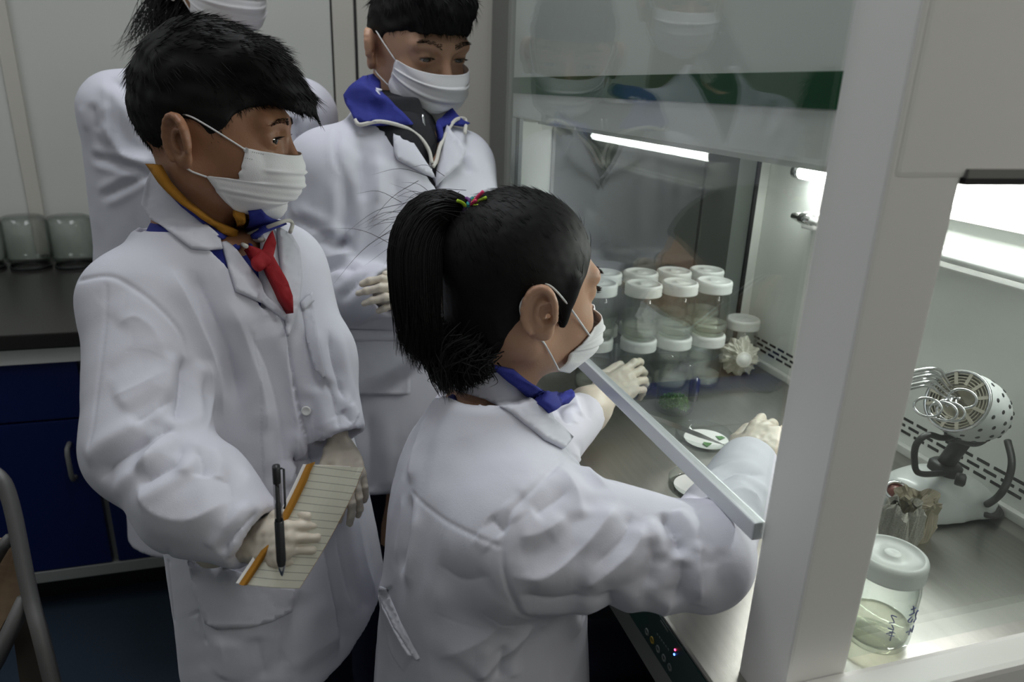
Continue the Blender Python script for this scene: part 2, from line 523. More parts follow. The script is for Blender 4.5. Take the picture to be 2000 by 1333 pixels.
proto = None
ROW = [  # x, y, level, label
    (1.185, -0.612, 0, 'lower lidded culture jar at the left end of the front row, beside the gloved hand'),
    (1.185, -0.612, 1, 'upper lidded culture jar at the left end of the front row of the jar stack'),
    (1.185, -0.688, 0, 'lower lidded culture jar in the middle of the front row of the jar stack'),
    (1.185, -0.688, 1, 'upper lidded culture jar in the middle of the front row of the jar stack'),
    (1.185, -0.762, 0, 'lower lidded culture jar at the right end of the front row, behind the navy vial'),
    (1.185, -0.762, 1, 'upper lidded culture jar at the right end of the front row of the jar stack'),
    (1.205, -0.530, 0, 'lower lidded culture jar just beyond the seated child face'),
    (1.205, -0.530, 1, 'upper lidded culture jar just beyond the seated child face, top of its pair'),
    (1.272, -0.648, 0, 'lower lidded culture jar in the back row, left of its three pairs'),
    (1.272, -0.648, 1, 'upper lidded culture jar in the back row, left of its three pairs'),
    (1.272, -0.722, 0, 'lower lidded culture jar in the back row, middle of its three pairs'),
    (1.272, -0.722, 1, 'upper lidded culture jar in the back row, middle of its three pairs'),
    (1.272, -0.797, 0, 'lower lidded culture jar in the back row, right of its three pairs'),
    (1.272, -0.797, 1, 'upper lidded culture jar in the back row, right of its three pairs'),
    (1.278, -0.572, 0, 'lower lidded culture jar in the back row behind the jar by the child face'),
    (1.278, -0.572, 1, 'upper lidded culture jar in the back row behind the jar by the child face'),
]
for (x, y, lv, lab) in ROW:
    p = (x, y, TZ + lv * JH)
    if proto is None:
        proto = make_jar('culture_jar', p, lab, group='stacked culture jars in the bench')
        j = proto
    else:
        j = copy_tree(proto)
        j.location = p
        j['label'] = lab
    j.rotation_euler = (0, 0, random.uniform(0, 6))
make_jar('culture_jar', (1.262, -0.893, TZ), 'single lidded culture jar alone at the back corner of the bench').children
nj = make_jar('culture_jar', (0.495, -0.572, TZ), 'large lidded jar nearest the camera with blue handwriting on its side', n=48)
# blue handwriting on the nearest jar: two columns of strokes on the side towards the end pane
MT['ink'] = pmat('blue_ink', (0.02, 0.03, 0.20), 0.5)


def jar_stroke(c, pts, rad=0.0348, w=0.00055):
    P = []
    for (a, z) in pts:
        an = math.radians(a)
        P.append((c[0] + rad * math.cos(an), c[1] + rad * math.sin(an), c[2] + z))
    return tube_geo(smooth_path(P, 5), w, 5)


G = []
jc = nj.location
for (a0, z0, glyph) in (
        (196, 0.062, [[(0, 0), (12, 0)], [(9, .004), (2, -.006)], [(0, -.006), (13, -.007)], [(6, -.010), (13, -.014), (6, -.017), (1, -.014)]]),
        (214, 0.052, [[(0, 0), (6, .003), (12, 0), (8, -.005), (2, -.009), (12, -.010)]]),
        (208, 0.036, [[(0, 0), (0, -.009)], [(0, -.002), (6, -.006), (12, 0)], [(12, 0), (12, -.009)], [(15, -.003), (22, -.003)]]),
        (160, 0.054, [[(0, 0), (9, .001), (2, -.007), (10, -.008)], [(5, -.010), (0, -.016), (9, -.015)], [(2, -.020), (10, -.022)]]),
        (164, 0.034, [[(0, 0), (10, .001)], [(0, -.004), (10, -.003)], [(5, .003), (5, -.010)]])):
    for st in glyph:
        G.append(jar_stroke(jc, [(a0 - a, z0 + z) for a, z in st]))
V, F = join_geo(G)
mesh('handwriting', V, F, MT['ink'], nj, True)

# the open jar with green plantlets
oj = make_jar('open_jar', (1.075, -0.640, TZ), 'open glass jar without a lid holding green plantlets', lid=False, agar=False)
MT['leaf'] = pmat('plantlet_green', (0.10, 0.22, 0.035), 0.5, noise=(300, 0.5))
V, F = [], []
for k in range(520):
    a, rr = random.uniform(0, 6.28), 0.027 * math.sqrt(random.random())
    x, y = rr * math.cos(a), rr * math.sin(a)
    z = 0.007 + (0.026 * (1 - (rr / 0.032) ** 2) + 0.004 * math.sin(a * 3)) * random.uniform(0.35, 1.0)
    d = unit(RNG.normal(size=3) + [0, 0, 0.8]); sd = unit(np.cross(d, RNG.normal(size=3)))
    L, W = random.uniform(.004, .007), random.uniform(.0015, .0028)
    b = len(V); p = np.array((x, y, z)); nn = np.cross(d, sd) * 0.0006
    V += [p, p + d * L * .5 + sd * W + nn, p + d * L, p + d * L * .5 - sd * W + nn]
    F += [(b, b + 1, b + 2), (b, b + 2, b + 3)]
pc = mesh('plantlet_clump', V, F, MT['leaf'])
pc.location = (1.075, -0.640, TZ)
tag(pc, 'tuft of bright green plantlets at the bottom of the open jar', 'plant', kind='stuff')

# small navy vial
vl = empty('small_vial', (1.110, -0.700, TZ), 'small navy blue capped vial behind the open jar', 'vial')
MT['navy'] = pmat('navy_plastic', (0.012, 0.016, 0.055), 0.25, coat=0.4)
MT['vial_grey'] = pmat('vial_glass', (0.06, 0.06, 0.065), 0.2, coat=0.5)
lathe('bottle', [(0.0, 0.0), (0.0088, 0.0), (0.0094, 0.002), (0.0094, 0.022), (0.0086, 0.025), (0.0, 0.025)], MT['vial_grey'], vl, 20, ((1.110, -0.700, TZ), (0, 0, 1)))
lathe('cap', [(0.0098, 0.018), (0.0102, 0.020), (0.0102, 0.036), (0.0090, 0.043), (0.0055, 0.0475), (0.0, 0.049)], MT['navy'], vl, 20, ((1.110, -0.700, TZ), (0, 0, 1)))

# flask lying on its side, mouth wrapped in crumpled film
fk = empty('wrapped_flask', (1.19, -0.85, TZ), 'flask lying on its side, its mouth wrapped in crumpled white film around a stopper', 'flask')
MT['film'] = pmat('crumpled_film', (0.72, 0.71, 0.62), 0.35, trans=0.15, bump=(120, 0.4))
fdir = unit(np.array((-0.80, 0.28, 0.18)))
fo = np.array((1.222, -0.866, TZ + 0.036))
lathe('glass_body', [(0.0, 0.0), (0.028, 0.0), (0.034, 0.006), (0.034, 0.040), (0.022, 0.055), (0.018, 0.060)], MT['jarglass'], fk, 28, (fo - fdir * 0.035, fdir))
u_ = unit(np.cross(fdir, (0, 0, 1.0))); v_ = np.cross(u_, fdir)
V, F = [], []
NA, prof = 72, [(0.012, 0.046), (0.016, 0.045), (0.0185, 0.036), (0.022, 0.026), (0.031, 0.020), (0.0385, 0.008), (0.036, -0.010), (0.030, -0.018)]
for i, (r, h) in enumerate(prof):
    for j in range(NA):
        t = 2 * math.pi * j / NA
        a = 0.0 if i < 2 else 0.0052 * min(1, (i - 1) / 2.5)
        rr = r + a * (0.6 * math.sin(9 * t + 0.6 * i) + 0.5 * math.sin(17 * t + i * 1.3) + 0.3 * math.sin(29 * t)) + (0.010 * math.exp(-((t - 1.75) / .16) ** 2) if i in (4, 5) else 0)
        hh = h + a * 0.9 * math.sin(13 * t + 2 * i)
        V.append(fo + fdir * hh + rr * (math.cos(t) * u_ + math.sin(t) * v_))
for i in range(len(prof) - 1):
    for j in range(NA):
        j2 = (j + 1) % NA
        F.append((i * NA + j, i * NA + j2, (i + 1) * NA + j2, (i + 1) * NA + j))
mesh('film_wrap', V, F, MT['film'], fk, False)
lathe('stopper', [(0.0155, 0.030), (0.0155, 0.044), (0.0140, 0.0462), (0.0115, 0.0450), (0.0105, 0.0478), (0.0, 0.0482)], MT['white_plastic'], fk, 24, (fo, fdir))

# petri dishes with filter paper
MT['paper'] = pmat('filter_paper', (0.86, 0.86, 0.84), 0.85)
MT['leaf2'] = pmat('leaf_green', (0.07, 0.20, 0.05), 0.5, noise=(120, 0.3))


def petri(loc, label, paper_off):
    r = empty('petri_dish', loc, label, 'dish')
    lathe('glass_dish', [(0.0, 0.0), (0.046, 0.0), (0.0475, 0.002), (0.0475, 0.0145), (0.0468, 0.0155), (0.0460, 0.0145), (0.0460, 0.003), (0.0, 0.003)], MT['jarglass'], r, 48, (loc, (0, 0, 1)))
    p = np.array(loc) + [paper_off[0], paper_off[1], 0.0]
    lathe('filter_paper', [(0.0, 0.0034), (0.037, 0.0034), (0.037, 0.0041), (0.0, 0.0041)], MT['paper'], r, 48, (p, (0, 0, 1)), False)
    return r


petri((0.955, -0.632, TZ), 'glass petri dish with white filter paper and two leaf pieces under the tweezers', (-0.004, -0.003))
petri((0.815, -0.545, TZ), 'second glass petri dish, half hidden behind the sash handle strip', (0.0, 0.002))
for (px, py, a, lab) in ((1407, 857, 0.4, 'upper triangular green leaf piece on the filter paper'), (1381, 869, 2.6, 'lower small green leaf piece beside the tweezers shadow')):
    p = on(px, py, 2, TZ + 0.0046)
    V = []
    for z in (0, 0.0007):
        for q in ((0.010, 0), (-0.004, 0.0075), (-0.005, -0.006), (0.002, -0.0065)):
            V.append(p + [q[0] * math.cos(a) - q[1] * math.sin(a), q[0] * math.sin(a) + q[1] * math.cos(a), z + (0.0012 if abs(q[1]) > .004 else 0)])
    lf_ = mesh('leaf_piece', V, [(0, 3, 2, 1), (4, 5, 6, 7), (0, 1, 5, 4), (1, 2, 6, 5), (2, 3, 7, 6), (3, 0, 4, 7)], MT['leaf2'])
    tag(lf_, lab, 'leaf')


def make_tweezers(tip, tail, up, label, w0=0.0042, spread=0.0030, mat='chrome'):
    tip, tail = np.asarray(tip, float), np.asarray(tail, float)
    r = empty('tweezers', tail, label, 'tweezers')
    ax = unit(tip - tail); L = np.linalg.norm(tip - tail)
    sd = unit(np.cross(ax, up)); up = np.cross(sd, ax)
    for s in (-1, 1):
        V, F = [], []
        st = np.linspace(0, 1, 14)
        for t in st:
            gap = spread * math.sin(math.pi * min(1, t * 1.15)) * s if t < 0.87 else 0.0004 * s
            wd = w0 * (0.75 + 0.45 * math.sin(math.pi * min(t * 1.1, 1)) if t < .6 else 1.15 * (1 - (t - .6) / .4) + 0.12)
            c = tail + ax * L * t + sd * gap
            for (a, b) in ((-1, 0), (1, 0), (1, 1), (-1, 1)):
                V.append(c + up * wd * a * 0.5 + sd * s * 0.0010 * b)
        for i in range(len(st) - 1):
            for j in range(4):
                F.append((i * 4 + j, i * 4 + (j + 1) % 4, i * 4 + 4 + (j + 1) % 4, i * 4 + 4 + j))
        F += [(0, 3, 2, 1), tuple(len(V) - 4 + j for j in range(4))]
        mesh('arm', V, F, MT[mat], r)
    return r


make_tweezers(on(1420, 872, 2, TZ + 0.0055), at(1268, 812, 1.118), np.array((0.2, 0.1, 1.0)), 'long steel tweezers resting with the tip on the filter paper', 0.0062, 0.0024)

# blue pen cap on the steel edge near the corner post
pcap = empty('marker_pen', (0.50, -0.43, TZ), 'short blue marker lying on the steel by the corner post', 'pen')
c0 = on(1462, 1196, 2, TZ + 0.008)
MT['blue_plastic'] = pmat('blue_plastic', (0.02, 0.02, 0.22), 0.3)
lathe('barrel', [(0.0, 0.0), (0.007, 0.0), (0.0076, 0.004), (0.0070, 0.030), (0.0, 0.032)], MT['blue_plastic'], pcap, 16, (c0 + [0.004, -0.012, 0], (-0.5, -0.6, 0)))
box('clip', c0 + [-0.006, -0.030, 0.007], c0 + [-0.003, -0.012, 0.009], MT['blue_plastic'], pcap)

# ------------------------------------------------------------------ sculpting tools: a signed distance field on a grid, meshed by surface nets
class Field:
    def __init__(s, lo, hi, h):
        s.o, s.h = np.asarray(lo, float), h
        s.n = np.maximum(2, np.ceil((np.asarray(hi, float) - s.o) / h).astype(int) + 1)
        s.d = np.full(s.n, 0.5, np.float32)

    def put(s, prim, k=0.0, op='u'):
        fn, lo, hi = prim
        m = k + 3 * s.h
        a = np.clip(np.floor((np.asarray(lo) - m - s.o) / s.h).astype(int), 0, s.n)
        b = np.clip(np.ceil((np.asarray(hi) + m - s.o) / s.h).astype(int) + 1, 0, s.n)
        if np.any(b <= a): return s
        ax = [(s.o[i] + s.h * np.arange(a[i], b[i])).astype(np.float32) for i in range(3)]
        D = fn(ax[0][:, None, None], ax[1][None, :, None], ax[2][None, None, :]).astype(np.float32)
        sl = tuple(slice(a[i], b[i]) for i in range(3))
        A = s.d[sl]
        if op == 'u':
            if k > 0:
                q = np.maximum(k - np.abs(A - D), 0) / k
                s.d[sl] = np.minimum(A, D) - q * q * k * 0.25
            else:
                s.d[sl] = np.minimum(A, D)
        else:
            D = -D
            if k > 0:
                q = np.maximum(k - np.abs(A - D), 0) / k
                s.d[sl] = np.maximum(A, D) + q * q * k * 0.25
            else:
                s.d[sl] = np.maximum(A, D)
        return s

    def cut(s, prim, k=0.0):
        return s.put(prim, k, 'c')

    def mesh(s):
        d, n = s.d, s.n
        d[0], d[-1], d[:, 0], d[:, -1], d[:, :, 0], d[:, :, -1] = 1, 1, 1, 1, 1, 1
        ins = d < 0
        c = np.zeros(n - 1, np.int8)
        for i in (0, 1):
            for j in (0, 1):
                for k in (0, 1):
                    c += ins[i:n[0] - 1 + i, j:n[1] - 1 + j, k:n[2] - 1 + k]
        idx = np.argwhere((c > 0) & (c < 8))
        ids = np.full(n - 1, -1, np.int32)
        ids[tuple(idx.T)] = np.arange(len(idx))
        acc = np.zeros((len(idx), 3)); cnt = np.zeros(len(idx))
        for ax in range(3):
            o1, o2 = [a for a in range(3) if a != ax]
            for p in (0, 1):
                for q in (0, 1):
                    off = np.zeros(3, int); off[o1], off[o2] = p, q
                    i0 = idx + off; i1 = i0.copy(); i1[:, ax] += 1
                    d0, d1 = d[tuple(i0.T)], d[tuple(i1.T)]
                    m = (d0 < 0) != (d1 < 0)
                    t = d0[m] / (d0[m] - d1[m])
                    pt = np.repeat(off[None].astype(float), m.sum(), 0)
                    pt[:, ax] += t
                    acc[m] += pt; cnt[m] += 1
        V = s.o + s.h * (idx + acc / np.maximum(cnt, 1)[:, None])
        Q = []
        for ax in range(3):
            o1, o2 = [(1, 2), (2, 0), (0, 1)][ax]
            sl0 = [slice(1, -1)] * 3; sl1 = [slice(1, -1)] * 3
            sl0[ax] = slice(0, n[ax] - 1); sl1[ax] = slice(1, n[ax])
            a, b = ins[tuple(sl0)], ins[tuple(sl1)]
            e = np.argwhere(a != b)
            flip = b[tuple(e.T)]
            base = e.copy(); base[:, o1] += 1; base[:, o2] += 1
            qs = []
            for (p, q) in ((0, 0), (-1, 0), (-1, -1), (0, -1)):
                g = base.copy(); g[:, o1] += p; g[:, o2] += q
                qs.append(ids[tuple(g.T)])
            q = np.stack(qs, 1)
            q[flip] = q[flip][:, ::-1]
            Q.append(q)
        Q = np.concatenate(Q)
        return V, Q[(Q >= 0).all(1)]


def P3(*a):
    return np.asarray(a, np.float32)


def cone(a, b, ra, rb=None):
    rb = ra if rb is None else rb
    a, b = np.asarray(a, float), np.asarray(b, float)
    ab = b - a; L = float(ab @ ab) + 1e-12

    def fn(x, y, z):
        px, py, pz = x - a[0], y - a[1], z - a[2]
        t = np.clip((px * ab[0] + py * ab[1] + pz * ab[2]) / L, 0, 1)
        return np.sqrt((px - t * ab[0]) ** 2 + (py - t * ab[1]) ** 2 + (pz - t * ab[2]) ** 2) - (ra + (rb - ra) * t)
    R = max(ra, rb)
    return fn, np.minimum(a, b) - R, np.maximum(a, b) + R


def ell(c, r, ax=None):
    c = np.asarray(c, float); r = np.asarray(r, float)
    A = np.eye(3) if ax is None else np.asarray(ax, float)

    def fn(x, y, z):
        p = (x - c[0], y - c[1], z - c[2])
        q = [(p[0] * A[i][0] + p[1] * A[i][1] + p[2] * A[i][2]) for i in range(3)]
        k0 = np.sqrt(sum((q[i] / r[i]) ** 2 for i in range(3)))
        k1 = np.sqrt(sum((q[i] / r[i] ** 2) ** 2 for i in range(3))) + 1e-9
        return k0 * (k0 - 1) / k1
    R = r.max()
    return fn, c - R, c + R


def half(n, off, lo, hi):
    """the side of a plane that n points to"""
    n = unit(n)
    return (lambda x, y, z: -(x * n[0] + y * n[1] + z * n[2] - off)), np.asarray(lo), np.asarray(hi)


def slab_loft(stations, u, v, e=2.3):
    """elliptical sections stacked on a path: stations = (centre, half width along u, half width along v), sorted by height"""
    st = sorted(stations, key=lambda s: s[0][2])
    zs = np.array([s[0][2] for s in st]); cs = np.array([s[0] for s in st])
    A = np.array([s[1] for s in st]); B = np.array([s[2] for s in st])
    u, v = unit(u), unit(v)

    def cubic(q, xs, ys):
        m = np.gradient(ys, xs)
        i = np.clip(np.searchsorted(xs, q) - 1, 0, len(xs) - 2)
        h = xs[i + 1] - xs[i]; t = np.clip((q - xs[i]) / h, 0, 1)
        return (2 * t ** 3 - 3 * t ** 2 + 1) * ys[i] + (t ** 3 - 2 * t ** 2 + t) * h * m[i] + (-2 * t ** 3 + 3 * t ** 2) * ys[i + 1] + (t ** 3 - t ** 2) * h * m[i + 1]

    def fn(x, y, z):
        zz = z + 0 * z
        cx, cy = cubic(zz, zs, cs[:, 0]), cubic(zz, zs, cs[:, 1])
        a, b = cubic(zz, zs, A), cubic(zz, zs, B)
        pu = np.abs(((x - cx) * u[0] + (y - cy) * u[1]) / a)
        pv = np.abs(((x - cx) * v[0] + (y - cy) * v[1]) / b)
        r = (pu ** e + pv ** e) ** (1 / e)
        d = (r - 1) * np.minimum(a, b)
        return np.maximum(d, np.maximum(zs[0] - z, z - zs[-1]))
    R = max(A.max(), B.max())
    lo = cs.min(0) - R; hi = cs.max(0) + R
    lo[2], hi[2] = zs[0], zs[-1]
    return fn, lo, hi


def vnormals(V, Q):
    n = np.cross(V[Q[:, 2]] - V[Q[:, 0]], V[Q[:, 3]] - V[Q[:, 1]]) if Q.shape[1] == 4 else np.cross(V[Q[:, 1]] - V[Q[:, 0]], V[Q[:, 2]] - V[Q[:, 0]])
    N = np.zeros_like(V)
    for i in range(Q.shape[1]):
        np.add.at(N, Q[:, i], n)
    return N / (np.linalg.norm(N, axis=1)[:, None] + 1e-12)


def relax(V, Q, it=2, w=0.5):
    E = np.concatenate([Q[:, [i, (i + 1) % Q.shape[1]]] for i in range(Q.shape[1])])
    deg = np.bincount(E.ravel(), minlength=len(V))[:, None]
    for _ in range(it):
        S = np.zeros_like(V)
        np.add.at(S, E[:, 0], V[E[:, 1]]); np.add.at(S, E[:, 1], V[E[:, 0]])
        V = V + w * (S / np.maximum(deg, 1) - V)
    return V


def spectral(P, seed, wave, n=7, aniso=None):
    """smooth band-limited noise in [-1,1]; aniso scales each axis of the wave vectors"""
    g = np.random.default_rng(seed)
    out = np.zeros(len(P))
    for _ in range(n):
        k = g.normal(size=3); k /= np.linalg.norm(k)
        k *= 2 * math.pi / wave * g.uniform(0.7, 1.4)
        if aniso is not None: k = aniso(k)
        out += np.sin(P @ k + g.uniform(0, 6.28))
    return out / math.sqrt(n / 2) / 2


def bvh_of(V, Q):
    return BVHTree.FromPolygons([tuple(p) for p in V], [tuple(int(i) for i in q) for q in Q])


def cast(bvh, px, py, fall=None):
    """the point of a surface that a pixel of the photograph shows"""
    d = ray_dir(px, py)
    h = bvh.ray_cast(Vector(CAM), Vector(unit(d)))
    if h[0] is not None:
        return np.array(h[0]), np.array(h[1])
    if fall is None: return None
    q = at(px, py, fall)
    h = bvh.find_nearest(Vector(q))
    return np.array(h[0]), np.array(h[1])


def stroke_disp(V, N, bvh, strokes, fall):
    """folds pressed into or raised from a cloth surface along strokes given where the photograph shows them"""
    out = np.zeros(len(V))
    for (pts, wid, amp, kind) in strokes:
        S = []
        for (a, b) in smooth_path(np.array([(p[0], p[1], 0) for p in pts], float), 7)[:, :2]:
            h = cast(bvh, a, b, fall)
            S.append(h[0])
        S = np.array(S)
        lo, hi = S.min(0) - 3 * wid, S.max(0) + 3 * wid
        ix = np.where(((V > lo) & (V < hi)).all(1))[0]
        if len(ix) == 0: continue
        P = V[ix]
        best = np.full(len(ix), 9.0); tb = np.zeros(len(ix)); sd = np.zeros(len(ix))
        m = len(S) - 1
        for i in range(m):
            ab = S[i + 1] - S[i]; L = ab @ ab + 1e-12
            t = np.clip(((P - S[i]) @ ab) / L, 0, 1)
            r = P - S[i] - t[:, None] * ab
            dd = np.linalg.norm(r, axis=1)
            b = dd < best
            best[b] = dd[b]; tb[b] = (i + t[b]) / m
            sd[b] = np.einsum('ij,ij->i', np.cross(ab[None], r[b]), N[ix][b])
        u = best / wid
        tp = np.clip(np.minimum(tb, 1 - tb) / 0.22, 0, 1); tp = tp * tp * (3 - 2 * tp)
        if kind == 'c':      # crease: a narrow valley between two soft shoulders
            g = -np.exp(-1.35 * u) + 0.45 * np.exp(-((u - 1.9) / 0.95) ** 2)
        elif kind == 'r':    # ridge
            g = np.exp(-1.15 * u) - 0.30 * np.exp(-((u - 2.0) / 0.9) ** 2)
        elif kind == 'n':    # stitched seam: a fine groove
            g = -np.exp(-u * u); tp = np.clip(np.minimum(tb, 1 - tb) / 0.04, 0, 1)
        elif kind == 's':    # step: cloth lies higher on one side (right of the stroke)
            g = np.where(sd < 0, 1 / (1 + (u * 0.5) ** 2), -0.25 * np.exp(-u * u)); tp = np.clip(np.minimum(tb, 1 - tb) / 0.05, 0, 1)
        elif kind == 'a':    # asymmetric roll: steep on one side, long slope on the other
            g = np.where(sd < 0, np.exp(-0.65 * u), np.exp(-2.2 * u) - 0.45 * np.exp(-((u - 1.3) / 0.6) ** 2))
        out[ix] += amp * g * tp
    return out


def patch(name, poly, bvh, off, th, mat, parent, fall, cell=9.0, smooth_it=6, lift=None, closed_front=True):
    """a sheet of cloth lying on a body: the outline (pixels) is laid on the surface, smoothed, and given its thickness"""
    poly = np.array(poly, float)
    out = []
    n = len(poly)
    for i in range(n):
        a, b = poly[i], poly[(i + 1) % n]
        k = max(1, int(np.linalg.norm(b - a) / cell))
        out += [a + (b - a) * j / k for j in range(k)]
    B = len(out)
    lo, hi = poly.min(0), poly.max(0)
    pts = [Vector(p) for p in out]
    for gx in np.arange(lo[0] + cell / 2, hi[0], cell):
        for gy in np.arange(lo[1] + cell / 2, hi[1], cell):
            q = np.array((gx + random.uniform(-1, 1) * cell * .15, gy))
            if min(np.linalg.norm(q - o) for o in out) > cell * 0.55:
                pts.append(Vector(q))
    vs, es, fs, *_ = delaunay_2d_cdt(pts, [], [list(range(B))], 1, 1e-4)
    P, Nn = [], []
    hit = []
    for p in vs:
        h = cast(bvh, p[0], p[1])
        if h is not None and abs((h[0] - CAM) @ ROT[:, 2] - fall) > 0.25: h = None
        hit.append(h is not None)
        if h is None: h = (at(p[0], p[1], fall), unit(CAM - at(p[0], p[1], fall)))
        P.append(h[0]); Nn.append(h[1])
    hit = np.array(hit)
    P, Nn = np.array(P), np.array(Nn)
    F = [tuple(f) for f in fs]
    used = sorted({i for f in F for i in f})
    ren = {q: i for i, q in enumerate(used)}
    F = [tuple(ren[i] for i in f) for f in F]
    vs = [vs[i] for i in used]; P, Nn, hit = P[used], Nn[used], hit[used]
    E = {tuple(sorted((f[i], f[(i + 1) % len(f)]))) for f in F for i in range(len(f))}
    E = np.array(sorted(E))
    toc = CAM - P; toc /= np.linalg.norm(toc, axis=1)[:, None]
    deg = np.bincount(E.ravel(), minlength=len(P))[:, None]
    dep = (P - CAM) @ ROT[:, 2]
    if hit.any() and not hit.all():          # beyond the body's outline the sheet carries on from its neighbours
        dep[~hit] = dep[hit].mean()
        for _ in range(60):
            S = np.zeros_like(dep); np.add.at(S, E[:, 0], dep[E[:, 1]]); np.add.at(S, E[:, 1], dep[E[:, 0]])
            dep[~hit] = (S / np.maximum(deg[:, 0], 1))[~hit]
    dep0 = dep.copy()
    for _ in range(smooth_it):           # smooth along the depth only, so that the outline stays
        S = np.zeros_like(dep); np.add.at(S, E[:, 0], dep[E[:, 1]]); np.add.at(S, E[:, 1], dep[E[:, 0]])
        dep = np.minimum(0.5 * dep + 0.5 * S / np.maximum(deg[:, 0], 1), dep0 + 0.002)
        SN = np.zeros_like(Nn); np.add.at(SN, E[:, 0], Nn[E[:, 1]]); np.add.at(SN, E[:, 1], Nn[E[:, 0]])
        Nn = Nn + SN; Nn /= np.linalg.norm(Nn, axis=1)[:, None] + 1e-9
    P = CAM + (P - CAM) * (dep / ((P - CAM) @ ROT[:, 2]))[:, None]
    o = np.full(len(P), off) if lift is None else np.array([lift(p[0], p[1]) for p in vs])
    bad = np.einsum('ij,ij->i', Nn, toc) < 0.25
    Nn[bad] = unit(Nn[bad].mean(0)) if False else (Nn[bad] * 0.4 + toc[bad] * 0.8)
    Nn /= np.linalg.norm(Nn, axis=1)[:, None]
    top = P + Nn * (o + th)[:, None]
    bot = P + Nn * o[:, None] * 0.6
    k = len(P)
    V = list(top) + list(bot)
    # orient the front towards the camera
    FF = []
    cnt = {}
    for f in F:
        nn = np.cross(top[f[1]] - top[f[0]], top[f[2]] - top[f[0]])
        if nn @ toc[f[0]] < 0: f = f[::-1]
        FF.append(f)
        for i in range(len(f)):
            cnt[(f[i], f[(i + 1) % len(f)])] = 1
    side = [(b, a, a + k, b + k) for (a, b) in cnt if (b, a) not in cnt]
    FF += [tuple(i + k for i in f[::-1]) for f in FF] + side
    ob = mesh(name, V, FF, mat, parent, True)
    return ob


# ------------------------------------------------------------------ people: materials
def skin_mat(name, col):
    return pmat(name, col, 0.48, noise=(35, 0.10), bump=(420, 0.08), sub=0.12)


MT['skin_a'] = skin_mat('skin_tan', (0.31, 0.150, 0.082))
MT['skin_b'] = skin_mat('skin_light', (0.50, 0.29, 0.19))
MT['coat'] = pmat('white_cotton', (0.63, 0.63, 0.695), 0.9, bump=(900, 0.10))
MT['coat_in'] = pmat('white_cotton_edge', (0.63, 0.63, 0.695), 0.88)
MT['mask'] = pmat('mask_fabric', (0.87, 0.86, 0.87), 0.9, bump=(700, 0.15))
MT['strap'] = pmat('elastic_strap', (0.80, 0.80, 0.80), 0.8)
MT['hair'] = pmat('black_hair', (0.006, 0.0055, 0.0055), 0.6, spec=0.2)
MT['strand'] = pmat('black_hair_strand', (0.0075, 0.007, 0.007), 0.5, spec=0.16)
MT['glove'] = pmat('latex_glove', (0.60, 0.54, 0.45), 0.42, bump=(70, 0.16), sub=0.1)
MT['royal'] = pmat('royal_blue_jersey', (0.018, 0.026, 0.23), 0.8, bump=(900, 0.2))
MT['navy_trousers'] = pmat('navy_trousers', (0.010, 0.012, 0.035), 0.8)
MT['mustard'] = pmat('mustard_knit', (0.36, 0.16, 0.012), 0.85, bump=(700, 0.25))
MT['red'] = pmat('red_scarf', (0.33, 0.008, 0.014), 0.7, bump=(800, 0.15))
MT['knit_dark'] = pmat('charcoal_knit', (0.018, 0.018, 0.022), 0.9, bump=(300, 0.6, (6, 6, 0.3)))
MT['zip'] = pmat('white_zip_tape', (0.62, 0.60, 0.55), 0.6)
MT['eye'] = pmat('eye_white', (0.55, 0.52, 0.50), 0.15)
MT['iris'] = pmat('dark_iris', (0.012, 0.007, 0.005), 0.06, coat=1.0)
MT['brow'] = pmat('brow_hair', (0.02, 0.013, 0.010), 0.7)
MT['ear_hole'] = MT['skin_a']


